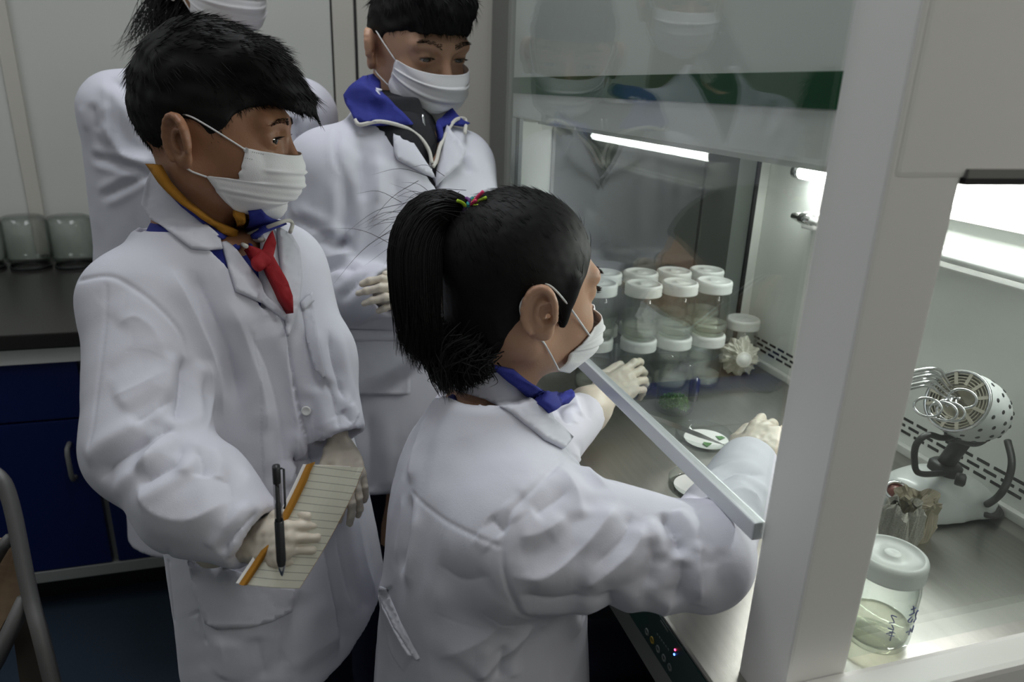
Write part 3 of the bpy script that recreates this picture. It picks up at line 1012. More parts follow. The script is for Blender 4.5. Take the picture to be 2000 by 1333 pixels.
# ------------------------------------------------------------------ people: head
def head_field(child=1.0, nose=1.0, open_eye=1.0):
    """head in its own frame: x forward, y to the wearer's left, z up, origin between the eyes' height and the ears"""
    f = Field((-0.115, -0.100, -0.185), (0.135, 0.100, 0.125), 0.0021)
    f.put(ell((-0.006, 0, 0.026), (0.091, 0.073, 0.083)))
    f.put(ell((0.028, 0, -0.026), (0.060, 0.059, 0.076)), 0.03)
    for s in (-1, 1):
        f.put(cone((-0.015, s * 0.050, -0.050), (0.052, s * 0.016, -0.086), 0.020, 0.014), 0.03)
        f.put(ell((0.056, s * 0.034, -0.040), (0.027, 0.024, 0.026)), 0.022)
        f.put(cone((0.072, s * 0.046, 0.020), (0.086, s * 0.012, 0.018), 0.010, 0.009), 0.018)
    f.put(ell((0.072, 0, -0.089), (0.017, 0.018, 0.014)), 0.025)
    f.put(cone((0.087, 0, 0.006), (0.103, 0, -0.034), 0.0065, 0.0105 * nose), 0.012)
    for s in (-1, 1):
        f.put(ell((0.094, s * 0.0115, -0.036), (0.010, 0.007, 0.007)), 0.006)
    f.put(ell((0.089, 0, -0.064), (0.010, 0.021, 0.0055)), 0.006)
    f.put(ell((0.087, 0, -0.074), (0.010, 0.017, 0.0055)), 0.006)
    f.put(cone((-0.018, 0, -0.060), (-0.034, 0, -0.172), 0.050, 0.052), 0.025)
    for s in (-1, 1):     # eye sockets and lids with an almond opening
        f.cut(ell((0.096, s * 0.033, 0.001), (0.017, 0.019, 0.011)), 0.012)
        c = np.array((0.0725, s * 0.0325, 0.0))
        f.put(ell(c, (0.0148, 0.0170, 0.0142)), 0.006)
        f.cut(ell(c + [0.014, s * 0.0015, -0.001], (0.0125, 0.0128, 0.0040 * open_eye)), 0.0015)
    for s in (-1, 1):     # ears: flattened shell with a raised rim, bowl and lobe
        fw = unit((0.80, s * 0.56, 0)); up = unit((-0.20, 0, 1.0)); up = unit(up - fw * (fw @ up)); nr = np.cross(fw, up)
        if nr[1] * s < 0: nr = -nr
        c = np.array((-0.020, s * 0.0800, -0.008))
        f.put(ell(c, (0.0195, 0.0310, 0.0065), (fw, up, nr)), 0.010)
        f.put(ell(c + up * -0.024 + fw * 0.006, (0.010, 0.010, 0.0060), (fw, up, nr)), 0.006)
        f.cut(ell(c + nr * 0.0078 + fw * 0.003 + up * 0.003, (0.0132, 0.0228, 0.0082), (fw, up, nr)), 0.003)
        rim = [c + fw * (0.0170 * math.cos(t) - 0.001) + up * (0.0275 * math.sin(t)) + nr * 0.005 for t in np.linspace(0.1, 4.2, 12)]
        for a, b in zip(rim[:-1], rim[1:]): f.put(cone(a, b, 0.0037), 0.0025)
        ant = [c + fw * (0.0075 * math.cos(t) + 0.003) + up * (0.013 * math.sin(t) - 0.001) + nr * 0.0035 for t in np.linspace(1.2, 4.6, 8)]
        for a, b in zip(ant[:-1], ant[1:]): f.put(cone(a, b, 0.0028), 0.0022)
        f.put(ell(c + fw * 0.0155 + up * -0.006 + nr * 0.004, (0.0042, 0.0065, 0.0038), (fw, up, nr)), 0.004)
        f.cut(ell(c + fw * 0.009 + up * -0.006 + nr * 0.003, (0.0048, 0.0065, 0.0075), (fw, up, nr)), 0.003)
    return f


HEADS = {}


class Head:
    """frame of one head: maps head space to the world"""
    def __init__(s, origin, fwd, up, scale):
        s.o = np.asarray(origin, float); s.k = scale
        F = unit(fwd); U = np.asarray(up, float); U = unit(U - F * (F @ U)); L = np.cross(U, F)
        s.A = np.stack([F, L, U])            # rows
        s.F, s.L, s.U = F, L, U

    def w(s, p):
        return s.o + s.k * (np.atleast_2d(p) @ s.A)

    def l(s, p):
        return ((np.atleast_2d(p) - s.o) @ s.A.T) / s.k


def head_geo(hd, open_eye=1.0, nose=1.0):
    key = (open_eye, nose)
    if key not in HEADS:
        HEADS[key] = head_field(open_eye=open_eye, nose=nose).mesh()
    V, Q = HEADS[key]
    return hd.w(V), Q.copy()


def eyes(hd, parent, gaze=(1, 0, 0), which=(-1, 1)):
    for s in which:
        c = np.array((0.0722, s * 0.0325, 0.0))
        R = 0.0130
        V, F = lathe_geo([(R * math.sin(t), R * math.cos(t)) for t in np.linspace(0, math.pi, 14)], 20, (c, (1, 0, 0)))
        e = mesh('eye', hd.w(V), F, MT['eye'], parent, True)
        g = unit(gaze)
        V, F = lathe_geo([((R + 0.0005) * math.sin(t), (R + 0.0005) * math.cos(t)) for t in np.linspace(0, 0.60, 7)], 20, (c, g))
        mesh('iris', hd.w(V), F, MT['iris'], e, True)


def brows(hd, parent, bvh, tilt=0.0, thick=1.0):
    """eyebrows and upper lashes: short hairs standing on the brow"""
    for s in (-1, 1):
        V, F = [], []
        for k in range(150):
            t = random.random()
            p = np.array((0.14, s * (0.012 + 0.040 * t), 0.0215 + 0.005 * math.sin(t * 2.4) + tilt * t + random.uniform(-1, 1) * 0.0028 * thick * (1 - 0.6 * t)))
            h = bvh.ray_cast(Vector(hd.w(p)[0]), Vector(-hd.F))
            if h[0] is None: continue
            q = np.array(h[0]); n = np.array(h[1])
            d = unit(hd.L * s + hd.U * (0.35 - 0.5 * t) + n * 0.15)
            sd = unit(np.cross(d, n)) * 0.00035
            b = len(V)
            L = random.uniform(0.004, 0.007)
            V += [q - sd, q + sd, q + d * L + n * 0.0006, q + n * 0.0008]
            F += [(b, b + 1, b + 2), (b, b + 2, b + 3), (b + 1, b + 3, b + 2)]
        if V: mesh('eyebrow', V, F, MT['brow'], parent)


def lashes(hd, parent, which=(-1, 1), open_eye=1.0):
    for s in which:
        V, F = [], []
        c = np.array((0.0725, s * 0.0325, 0.0))
        for k in range(34):
            t = k / 33 * 2 - 1
            ya = t * 0.0118
            z = 0.0042 * open_eye * math.sqrt(max(0, 1 - t * t)) - 0.0004
            x = math.sqrt(max(1e-6, 0.0150 ** 2 - (ya * 0.9) ** 2 - z * z))
            p = c + [x, ya + s * 0.0010, z]
            d = unit(np.array((0.9, 0.5 * t, 0.15))) * random.uniform(0.005, 0.0080)
            b = len(V)
            V += list(hd.w([p + [0, -.0007, .0005], p + [0, .0007, .0005], p + d, p + [0, 0, -.0008]]))
            F += [(b, b + 1, b + 2), (b + 1, b + 3, b + 2), (b + 3, b, b + 2)]
        mesh('eyelashes', V, F, MT['brow'], parent)


# ------------------------------------------------------------------ people: hair
def strands(hd, V, Q, parent, count, flow, length, seg=5, rad=0.0006, lift=0.15, keep=None, name='hair_strands', seed=3, droop=0.0):
    """thin tapering locks growing from a hair volume (world verts V, faces Q), combed along flow(local point)"""
    g = np.random.default_rng(seed)
    N = vnormals(V, Q)
    L0 = hd.l(V)
    ok = np.arange(len(V)) if keep is None else np.where(keep(L0))[0]
    pick = g.choice(ok, count)
    P = V[pick] - N[pick] * 0.002 * hd.k; n = N[pick]
    lf = L0[pick]
    pts = [P]
    ln = length(lf) * g.uniform(0.6, 1.15, count)
    jit = g.normal(size=(count, 3)) * 0.16
    cur = lf.copy()
    for i in range(seg):
        fl = flow(cur) + jit
        fl /= np.linalg.norm(fl, axis=1)[:, None] + 1e-9
        d = fl @ hd.A
        d = d - n * np.einsum('ij,ij->i', d, n)[:, None] * 0.85 + n * lift
        d[:, 2] -= droop * i / seg
        d /= np.linalg.norm(d, axis=1)[:, None] + 1e-9
        pts.append(pts[-1] + d * (ln / seg * hd.k)[:, None])
        cur = hd.l(pts[-1])
    pts = np.stack(pts, 1)                         # count, seg+1, 3
    return strand_mesh(name, pts, rad, parent)


def strand_mesh(name, pts, rad, parent, mat=None, taper=True):
    m, k = pts.shape[:2]
    t = np.gradient(pts, axis=1)
    t /= np.linalg.norm(t, axis=2)[:, :, None] + 1e-9
    a = np.cross(t, np.array((0.3, 0.5, 0.81))); a /= np.linalg.norm(a, axis=2)[:, :, None] + 1e-9
    b = np.cross(t, a)
    r = rad * (1 - 0.92 * (np.linspace(0, 1, k) ** 2 if taper else np.zeros(k)))[None, :, None]
    ring = [pts + r * (math.cos(q) * a + math.sin(q) * b) for q in (0, 2.094, 4.189)]
    V = np.stack(ring, 2).reshape(-1, 3)           # m,k,3 verts
    base = np.arange(m)[:, None, None] * k * 3 + np.arange(k - 1)[None, :, None] * 3
    j = np.arange(3)[None, None, :]; j2 = (j + 1) % 3
    F = np.stack([base + j, base + j2, base + 3 + j2, base + 3 + j], 3).reshape(-1, 4)
    return np_mesh(name, V, F, mat or MT['strand'], parent, True)


def np_mesh(name, V, F, mat, parent=None, smooth=True):
    F = np.asarray(F, np.int32)
    me = bpy.data.meshes.new(name)
    me.vertices.add(len(V)); me.vertices.foreach_set('co', np.asarray(V, np.float32).ravel())
    nf, k = F.shape
    me.loops.add(nf * k); me.loops.foreach_set('vertex_index', F.ravel())
    me.polygons.add(nf)
    me.polygons.foreach_set('loop_start', np.arange(0, nf * k, k, dtype=np.int32))
    me.polygons.foreach_set('loop_total', np.full(nf, k, np.int32))
    me.update(calc_edges=True)
    return link(name, me, mat, parent, smooth)


# ------------------------------------------------------------------ people: mask
def face_mask(hd, parent, hb, cen=((0.110, -0.018), (0.120, -0.044), (0.108, -0.078), (0.068, -0.102)),
              side=((0, 0.045, 0.064, -0.012), (1, 0.018, 0.066, -0.060)), pleats=3, seed=1, loops=True):
    """pleated mask: a sheet wrapped round the lower face (cen = middle line, side = its edge: v, x, y, z), with ear loops"""
    nu, nv = 64, 48
    cl = smooth_path([(c[0], 0, c[1]) for c in cen], 15)
    sv = np.array(side)
    V = []
    for j in range(nv):
        v = j / (nv - 1)
        c = cl[min(len(cl) - 1, int(round(v * (len(cl) - 1))))]
        ss = [np.interp(v, sv[:, 0], sv[:, i]) for i in (1, 2, 3)]
        for i in range(nu):
            u = -1 + 2 * i / (nu - 1)
            a = abs(u) * math.pi / 2
            cx, sx = max(0.0, math.cos(a)) ** 0.80, math.sin(a) ** 0.85
            x = ss[0] + (c[0] - ss[0]) * cx
            y = math.copysign(ss[1] * sx, u)
            z = ss[2] + (c[2] - ss[2]) * cx
            pl = 0.0
            for q in range(pleats):
                w0 = 0.30 + 0.20 * q
                dv = (v - w0 - 0.02 * math.sin(3 * u)) / 0.030
                pl += 0.0030 * (math.exp(-dv * dv) - 0.8 * math.exp(-(dv - 1.3) ** 2))
            wr = 0.0008 * math.sin(9 * u + 5 * v + seed) * math.sin(7 * v - 3 * u) + 0.0012 * math.sin(14 * v + 4 * u * u + seed) * abs(u)
            r = np.array((x + 0.01, y, (z + 0.05) * 0.4)); r /= np.linalg.norm(r)
            V.append(np.array((x, y, z)) + r * (pl + wr))
    V = hd.w(np.array(V))
    for _ in range(2):                       # keep the sheet clear of the face
        for i in range(len(V)):
            q, n, _f, dd = hb.find_nearest(Vector(V[i]))
            q, n = np.array(q), np.array(n)
            sd = (V[i] - q) @ n
            if sd < 0.0026 and dd < 0.03: V[i] = V[i] + n * (0.0028 - sd)
    n = nu * nv
    idx = np.arange(n).reshape(nv, nu)
    F = np.stack([idx[:-1, :-1], idx[1:, :-1], idx[1:, 1:], idx[:-1, 1:]], 2).reshape(-1, 4)
    N = vnormals(V, F)
    if ((V - hd.o) * N).sum() < 0: F = F[:, ::-1]; N = -N
    inner = V - N * 0.0012
    FF = [tuple(f) for f in F] + [tuple(int(i) + n for i in f[::-1]) for f in F]
    rim = list(idx[0]) + list(idx[1:, -1]) + list(idx[-1, ::-1][1:]) + list(idx[::-1, 0][1:-1])
    for i in range(len(rim)):
        a, b = rim[i], rim[(i + 1) % len(rim)]
        FF.append((a, b, b + n, a + n))
    m = mesh('face_mask', np.concatenate([V, inner]), FF, MT['mask'], parent, True)
    if loops:
        for s in (-1, 1):
            col = 0 if s < 0 else -1
            A, B = hd.l(V[idx[1, col]])[0], hd.l(V[idx[int(nv * (.54 if len(side) > 2 else .97)), col]])[0]
            pts = [A, A * .3 + np.array((-.005, s * .0790, .020)) * .7, (-.010, s * .0760, .020), (-.024, s * .0715, .018), (-.040, s * .0700, -.004), (-.026, s * .0700, -.034), (-.010, s * .0730, -.044), B * .4 + np.array((-.008, s * .0745, -.045)) * .6, B]
            V2, F2 = tube_geo(smooth_path(pts, 6), 0.0012, 6)
            mesh('ear_loop', hd.w(V2), F2, MT['strap'], m, True)
    return m


# ------------------------------------------------------------------ people: gloved hand
def hand_geo(wrist, fwd, back, side, curls, scale=1.0, thumb=(0.5, 0.5), spread=0.10, h=0.0016):
    """hand in its own frame: x along the fingers, y to the thumb, z out of the back of the hand.
    curls = per finger (index, middle, ring, little) three bend angles; side = +1 thumb at +y"""
    f = Field((-0.120, -0.085, -0.11), (0.205, 0.085, 0.06), h)
    f.put(cone((-0.085, 0, 0), (0.005, 0, 0), 0.026, 0.021), 0.01)
    f.put(ell((0.042, 0.0, -0.002), (0.046, 0.036, 0.0145)), 0.016)
    yb = [0.026, 0.009, -0.009, -0.025]
    ln = [(0.040, 0.024, 0.019), (0.044, 0.028, 0.020), (0.041, 0.026, 0.020), (0.032, 0.019, 0.017)]
    rd = [0.0088, 0.0090, 0.0085, 0.0075]
    xb = [0.078, 0.081, 0.077, 0.068]
    for i in range(4):
        p = np.array((xb[i], yb[i], 0.0)); an = 0.0
        sp = spread * (1.5 - i)
        f.put(cone((0.030, yb[i] * 0.7, 0.0), p, 0.0125, rd[i] * 1.12), 0.010)
        for j in range(3):
            an += curls[i][j]
            d = np.array((math.cos(an) * math.cos(sp), math.sin(sp) * math.cos(an), -math.sin(an)))
            q = p + d * ln[i][j]
            f.put(cone(p, q, rd[i] * (1.04 - 0.10 * j), rd[i] * (0.95 - 0.10 * j)), 0.0035)
            p = q
    t0, t1 = thumb
    a = np.array((0.012, 0.022, -0.006))
    d1 = unit((0.72, 0.62 * (1 - 0.5 * t0), -0.55 * t0)); b = a + d1 * 0.038
    d2 = unit((0.90, 0.30 - 0.7 * t0, -0.65 * t0)); c = b + d2 * 0.030
    d3 = unit((0.90, 0.10 - 0.9 * t1, -0.55 * t1)); e = c + d3 * 0.025
    f.put(cone(a, b, 0.0165, 0.0118), 0.012); f.put(cone(b, c, 0.0112, 0.0102), 0.004); f.put(cone(c, e, 0.0102, 0.0082), 0.004)
    V, Q = f.mesh()
    V = relax(V, Q, 1)
    X = unit(fwd); Z = np.asarray(back, float); Z = unit(Z - X * (X @ Z)); Y = np.cross(Z, X) * side
    A = np.stack([X, Y, Z])
    W = np.asarray(wrist) + scale * (V @ A)
    if side < 0: Q = Q[:, ::-1]
    N = vnormals(W, Q)
    W = W + N * (0.0008 * spectral(W, 5, 0.022) + 0.0003 * spectral(W, 8, 0.009))[:, None]
    return W, Q, A


# ------------------------------------------------------------------ people: coat
def wedge(T, Ft, Lt, zv, slope, l0=0.0, f0=0.0, lo=None, hi=None, lean=0.0):
    """the V-shaped opening in front of a coat"""
    def fn(x, y, z):
        l = (x - T[0]) * Lt[0] + (y - T[1]) * Lt[1] - l0 - (z - zv) * lean
        f = (x - T[0]) * Ft[0] + (y - T[1]) * Ft[1] - f0
        return np.maximum(np.maximum(np.abs(l) - np.maximum(z - zv, 0) * slope, -f), zv - z) * 0.85
    return fn, np.asarray(lo), np.asarray(hi)


def subdivide(V, Q):
    """each quad into four"""
    E = np.sort(np.concatenate([Q[:, [i, (i + 1) % 4]] for i in range(4)]), 1)
    U, inv = np.unique(E[:, 0].astype(np.int64) * len(V) + E[:, 1], return_inverse=True)
    inv = inv.reshape(-1)
    mid = (V[U // len(V)] + V[U % len(V)]) / 2
    n, m = len(V), len(Q)
    ei = inv.reshape(4, m).T + n
    ci = np.arange(m) + n + len(mid)
    W = np.concatenate([V, mid, V[Q].mean(1)])
    F = np.concatenate([np.stack([Q[:, i], ei[:, i], ci, ei[:, i - 1]], 1) for i in range(4)])
    return W, F


def cuff_cut(w_, prev, r):
    """the open end of a sleeve: cut square and hollowed"""
    w_, d = np.asarray(w_), unit(np.asarray(w_) - np.asarray(prev))
    f1, lo, hi = cone(w_, w_ + d * .05, r * 1.8)

    def fn(x, y, z):
        return np.maximum(f1(x, y, z), -((x - w_[0]) * d[0] + (y - w_[1]) * d[1] + (z - w_[2]) * d[2]))
    return (fn, lo, hi), cone(w_ - d * .022, w_ + d * .02, r * .80)


def coat_mesh(name, prims, lo, hi, mat, parent, strokes, fall, seed, hem=None, arms=(), amp=(0.0012, 0.0008), h=0.0038, k=0.03, cuts=(), relax_it=3, inner=None, fine=False, cuffs=()):
    f = Field(lo, hi, h)
    for p in prims:
        kk = k
        if len(p) == 4: p, kk = p[:3], p[3]
        f.put(p, kk)
    if inner is not None:                    # the garment worn under the coat, seen in its neck opening
        g = Field(lo, hi, h * 1.4)
        for p in prims[:3]: g.put(p[:3], k)
        g.d += inner[1]
        for c in inner[2]: g.cut(c, 0.004)
        g.cut(half((0, 0, -1), -inner[4], lo, hi))
        V, Q = g.mesh(); V = relax(V, Q, 2)
        np_mesh(inner[3], V, Q, MT[inner[0]], parent, True)
        extra = (V, Q)
    for c in cuts: f.cut(c, 0.004)
    for (w_, p_, r_) in cuffs:
        for c in cuff_cut(w_, p_, r_): f.cut(c, 0.002)
    V, Q = f.mesh()
    V = relax(V, Q, relax_it)
    bvh = bvh_of(V, Q)
    if fine:
        V, Q = subdivide(V, Q); V = relax(V, Q, 2)
    N = vnormals(V, Q)
    # gentle drape: long folds that hang on the body, rounder folds that circle the sleeves
    wa = np.zeros(len(V)); axd = np.zeros((len(V), 3))
    for (a, b, r) in arms:
        a, b = np.asarray(a), np.asarray(b); ab = b - a; L = ab @ ab
        t = np.clip(((V - a) @ ab) / L, 0, 1)
        dd = np.linalg.norm(V - a - t[:, None] * ab, axis=1)
        q = np.clip(1.6 - dd / r, 0, 1)
        m = q > wa
        wa[m] = q[m]
    body = spectral(V, seed, 0.11, 8, lambda k: k * np.array((1, 1, 0.25)))
    slv = spectral(V, seed + 1, 0.13, 6)
    D = amp[0] * (1 - wa) * (1 - 2.0 * np.abs(body)) + amp[1] * wa * 1.2 * slv + 0.0003 * spectral(V, seed + 2, 0.040)
    D += stroke_disp(V, N, bvh, strokes, fall)
    V = V + N * D[:, None]
    V = relax(V, Q, 1, 0.22)
    if hem is not None:
        pass
    o = np_mesh(name, V, Q, mat, parent, True)
    if inner is not None:
        W, R_ = np.concatenate([V, extra[0]]), np.concatenate([Q, extra[1] + len(V)])
        if len(inner) > 5:                   # neck and head, so that collars can lie on them
            R_ = np.concatenate([R_, inner[5][1] + len(W)]); W = np.concatenate([W, inner[5][0]])
        return o, bvh_of(W, R_), V, Q
    return o, bvh_of(V, Q), V, Q


def body_mesh(name, head_parts, prims, lo, hi, mat, h=0.009):
    """head and the body under the clothes as one mesh"""
    f = Field(lo, hi, h)
    for p in prims: f.put(p, 0.03)
    V, Q = f.mesh()
    Vh, Qh = head_parts
    VV = np.concatenate([Vh, V]); QQ = np.concatenate([Qh, Q + len(Vh)])
    return np_mesh(name, VV, QQ, mat, None, True), Vh, Qh

# ------------------------------------------------------------------ directions on the level floor
RL = unit(np.array((ROT[0, 0], ROT[1, 0], 0)))          # to the right of the picture
FL = unit(np.array((ROT[0, 2], ROT[1, 2], 0)))          # away from the camera
UP = np.array((0, 0, 1.0))


def level(deg):
    """level direction: 0 = to the right of the picture, 90 = away from the camera, -90 = towards it"""
    a = math.radians(deg)
    return RL * math.cos(a) + FL * math.sin(a)


def person(label, loc):
    return empty('person', loc, label, 'person')


def torso(cx, face, st, e=2.3):
    """stations (z, half width, half depth, shift forward, shift left)"""
    Ft = level(face); Lt = np.cross(UP, Ft)
    S = [(np.array((cx[0], cx[1], 0)) + Ft * s[3] + Lt * s[4] + UP * s[0], s[1], s[2]) for s in st]
    return slab_loft(S, Lt, Ft, e), Ft, Lt


# ================================================================== the boy with the notebook
def boy_one():
    T = at(425, 470, 0.94)
    root = person('boy in white lab coat, mustard collar and red scarf, holding a notebook and pen', (T[0], T[1], 0))
    hd = Head(at(417, 257, 0.90), level(8) - UP * 0.08, UP + level(70) * 0.02, 0.97)
    tor, Ft, Lt = torso(T, -24, [(0.50, 0.165, 0.140, 0.070, 0.0), (0.72, 0.152, 0.127, 0.055, 0), (0.88, 0.143, 0.117, 0.028, 0), (1.00, 0.140, 0.114, 0.0, 0), (1.095, 0.128, 0.104, -0.005, 0), (1.145, 0.100, 0.086, -0.012, 0), (1.195, 0.066, 0.070, -0.018, 0), (1.225, 0.058, 0.060, -0.018, 0)])
    sr = at(268, 592, 0.86)
    er, wr = at(290, 872, 0.81), at(503, 1052, 0.745)
    sl = np.array((T[0], T[1], 1.090)) + Lt * 0.108
    el, wl = at(612, 700, 1.00), at(662, 858, 0.97)
    mid = at(385, 975, 0.77)
    # body under the clothes
    bp = [slab_loft([(np.array((T[0], T[1], z)) + Ft * max(0, .05 - (z - .6) * .12), a, b) for z, a, b in ((0.60, .13, .10), (0.85, .12, .09), (1.06, .13, .085), (1.16, .055, .055))], Lt, Ft),
          cone(sr, er, .045, .036), cone(er, wr + (er - wr) * .2, .036, .016), cone(sl, el, .045, .036), cone(el, wl + (el - wl) * .2, .036, .016), cone(hd.w((-.030, 0, -.15))[0], (T[0], T[1], 1.08), .052, .06)]
    for s in (-1, 1):
        hip = np.array((T[0], T[1], 0.66)) + Ft * .055 + Lt * s * 0.055
        bp += [cone(hip, hip - UP * 0.33, 0.058, 0.050), cone(hip - UP * 0.33, hip - UP * 0.62, 0.055, 0.04), cone(hip - UP * 0.625, hip - UP * 0.63 + Ft * 0.12, 0.030, 0.025)]
    lo, hi = np.array((T[0] - .45, T[1] - .45, -0.03)), np.array((T[0] + .4, T[1] + .4, 1.25))
    body, Vh, Qh = body_mesh('body', head_geo(hd), bp, lo, hi, MT['skin_a'])
    body.parent = root; body.matrix_parent_inverse = root.matrix_basis.inverted()
    hb = bvh_of(Vh, Qh)
    eyes(hd, body, (0.85, -0.48, -0.12)); brows(hd, body, hb, -0.006, 1.5); lashes(hd, body)
    # trousers
    f = Field(lo, hi, 0.008)
    for s in (-1, 1):
        hip = np.array((T[0], T[1], 0.70)) + Ft * .055 + Lt * s * 0.060
        f.put(cone(hip, hip - UP * 0.35, 0.070, 0.062), 0.02); f.put(cone(hip - UP * 0.35, hip - UP * 0.66, 0.062, 0.055), 0.02)
    V, Q = f.mesh(); np_mesh('trousers', V, Q, MT['navy_trousers'], root)
    for s in (-1, 1):
        ft = np.array((T[0], T[1], 0.0)) + Ft * .055 + Lt * s * 0.065
        f = Field(ft - 0.2, ft + 0.25, 0.006); f.put(cone(ft + UP * .035, ft + UP * .032 + Ft * .14, .040, .036)); f.cut(half((0, 0, -1), 0.0, ft - .2, ft + .25))
        V, Q = f.mesh(); np_mesh('shoe', V, Q, MT['dark'], root)
    # coat
    hem_n = unit(UP * -1.0 + Lt * .32)
    nb = hd.w((-.030, 0, -.13))[0]
    nk = cone((T[0], T[1], 1.13) + Ft * .012, nb + UP * .06, .056, .090)
    nk2 = cone((T[0], T[1], 1.16) + Ft * .012, nb + UP * .06, .046, .060)
    prims = [tor, cone(np.array((T[0], T[1], 1.150)) - Ft * .012, sr, 0.058, 0.056), cone(np.array((T[0], T[1], 1.150)) - Ft * .012, sl, 0.058, 0.062),
             cone(sr, er, 0.060, 0.065), (*cone(er, mid, 0.064, 0.055), 0.02), (*cone(mid, wr, 0.062, 0.038), 0.02),
             cone(sl, el, 0.064, 0.054), cone(el, wl, 0.054, 0.038)]
    strokes = [
        ([(147, 550), (207, 540), (247, 554), (301, 594), (348, 648), (365, 701)], .0030, .0020, 'n'),     # armhole seam
        ([(362, 690), (361, 762), (346, 832)], .010, .012, 'c'),
        ([(346, 836), (301, 852), (221, 904), (188, 944)], .012, .011, 'c'),                               # elbow
        ([(342, 842), (308, 872), (286, 932)], .010, .007, 'r'), ([(350, 850), (346, 895), (300, 930), (268, 950)], .009, .008, 'c'),
        ([(378, 869), (396, 909), (392, 935)], .009, .007, 'c'), ([(268, 936), (301, 996), (375, 1012), (470, 968)], .018, .007, 'r'),
        ([(430, 1090), (442, 1063), (480, 1026), (508, 992)], .007, .007, 'c'), ([(400, 1072), (440, 1015), (450, 960), (432, 905)], .012, .005, 'c'),
        ([(255, 832), (301, 803), (350, 772)], .012, .007, 'c'), ([(215, 780), (270, 755), (330, 720)], .014, .004, 'r'),
        ([(225, 640), (262, 620), (300, 650), (320, 710)], .016, .004, 'r'), ([(207, 548), (205, 641), (192, 762), (176, 880)], .0026, .0010, 'n'),
        ([(328, 514), (355, 574), (392, 650), (425, 741), (440, 830)], .013, .008, 'a'),
        ([(375, 520), (412, 600), (452, 700), (470, 800)], .013, .007, 'c'), ([(435, 574), (475, 661), (509, 775), (522, 852)], .016, .007, 'r'),
        ([(470, 620), (520, 720), (548, 830), (556, 930)], .013, .006, 'c'), ([(395, 700), (405, 780), (400, 860)], .012, .006, 'r'),
        ([(575, 830), (572, 900), (560, 960)], .012, .005, 'r'),
        ([(640, 640), (655, 720), (676, 790)], .009, .008, 'c'), ([(632, 735), (655, 790), (664, 850)], .009, .007, 'c'), ([(668, 800), (690, 830)], .008, .005, 'c'),
        ([(325, 1070), (338, 1177), (341, 1311)], .0030, .002, 'n'), ([(590, 1150), (560, 1240), (548, 1333)], .016, .006, 'c'),
        ([(430, 1240), (440, 1290), (438, 1333)], .016, .005, 'r'), ([(500, 1240), (520, 1333)], .014, .004, 'c'),
        ([(690, 980), (705, 1080), (735, 1180)], .014, .007, 'r'), ([(655, 980), (665, 1080), (690, 1190)], .012, .006, 'c'),
        ([(549, 621), (562, 695), (576, 775), (599, 876), (612, 960), (629, 1077), (650, 1190), (664, 1266)], .011, .0080, 's'),   # front edge
        ([(549, 621), (562, 695), (576, 775), (599, 876), (612, 960), (629, 1077), (650, 1190), (664, 1266)], .0032, .0035, 'n'),
        ([(595, 640), (606, 720), (630, 770)], .010, .005, 'c'),
    ]
    coat, cb, V, Q = coat_mesh('coat', prims, lo + [0, 0, .4], hi, MT['coat'], root, strokes, 0.9, 11,
                               arms=[(sr, er, .09), (er, wr, .085), (sl, el, .08), (el, wl, .07)], cuts=[half(hem_n, hem_n @ (np.array((T[0], T[1], 0.60)) + Lt * .05), lo, hi), nk, wedge(T, Ft, Lt, 1.075, .42, -.028, .01, lo + [0, 0, .95], hi, .0)],
                               inner=('royal', .014, [nk2], 'jumper', 1.0, (Vh, Qh)), h=.0045, fine=True, cuffs=[(wr, mid, .031), (wl, el, .038)])
    # collar, lapels, pockets and seams
    patch('collar', [(300, 326), (284, 362), (275, 402), (330, 455), (374, 489), (401, 492), (432, 489), (425, 464), (395, 432), (360, 399), (318, 350)], cb, .004, .003, MT['coat_in'], root, .93, 6)
    patch('lapel', [(432, 489), (444, 529), (457, 572), (514, 596), (550, 627), (551, 616), (506, 558), (475, 517), (458, 493), (425, 464)], cb, .005, .003, MT['coat_in'], root, .9, 6)
    patch('lapel', [(536, 448), (560, 462), (577, 490), (582, 540), (576, 596), (557, 658), (551, 622), (547, 560), (540, 490)], cb, .005, .003, MT['coat_in'], root, .93, 6)
    patch('chest_pocket', [(586, 596), (608, 588), (620, 650), (636, 735), (632, 740), (615, 722), (598, 660)], cb, .0006, .0016, MT['coat'], root, .93, 6)
    patch('pocket_flap', [(584, 592), (606, 572), (611, 590), (588, 609)], cb, .002, .002, MT['coat_in'], root, .93, 6)
    patch('hip_pocket', [(368, 1095), (440, 1110), (520, 1130), (575, 1150), (570, 1195), (530, 1215), (490, 1226), (425, 1230), (402, 1218), (380, 1160)], cb, .0004, .0014, MT['coat'], root, .85)
    for (px, py) in ((599, 803), (618, 1010)):
        p, n = cast(cb, px, py, .9)
        V_, F_ = lathe_geo([(0.0, 0.0), (0.0062, 0.0), (0.0066, 0.0016), (0.0052, 0.0026), (0.0040, 0.0018), (0.0, 0.0018)], 20, (p + n * 0.001, n))
        mesh('button', V_, F_, MT['white_plastic'], root, True)
    # blue jacket collar, mustard roll neck, scarf, zip in the open neck
    patch('jacket_collar', [(306, 322), (330, 352), (362, 398), (425, 466), (460, 494), (480, 487), (472, 480), (418, 443), (366, 388), (332, 346), (318, 322)], cb, .008, .003, MT['royal'], root, .92, 6)
    patch('jacket_collar', [(482, 404), (506, 400), (522, 420), (544, 446), (530, 452), (516, 460), (506, 476), (497, 496), (490, 482), (493, 440)], cb, .010, .004, MT['royal'], root, .90, 6)
    patch('roll_neck', [(312, 320), (334, 350), (372, 390), (418, 444), (473, 482), (491, 484), (494, 456), (480, 450), (456, 443), (415, 424), (376, 388), (345, 352), (328, 322)], cb, .012, .005, MT['mustard'], root, .91, 6)
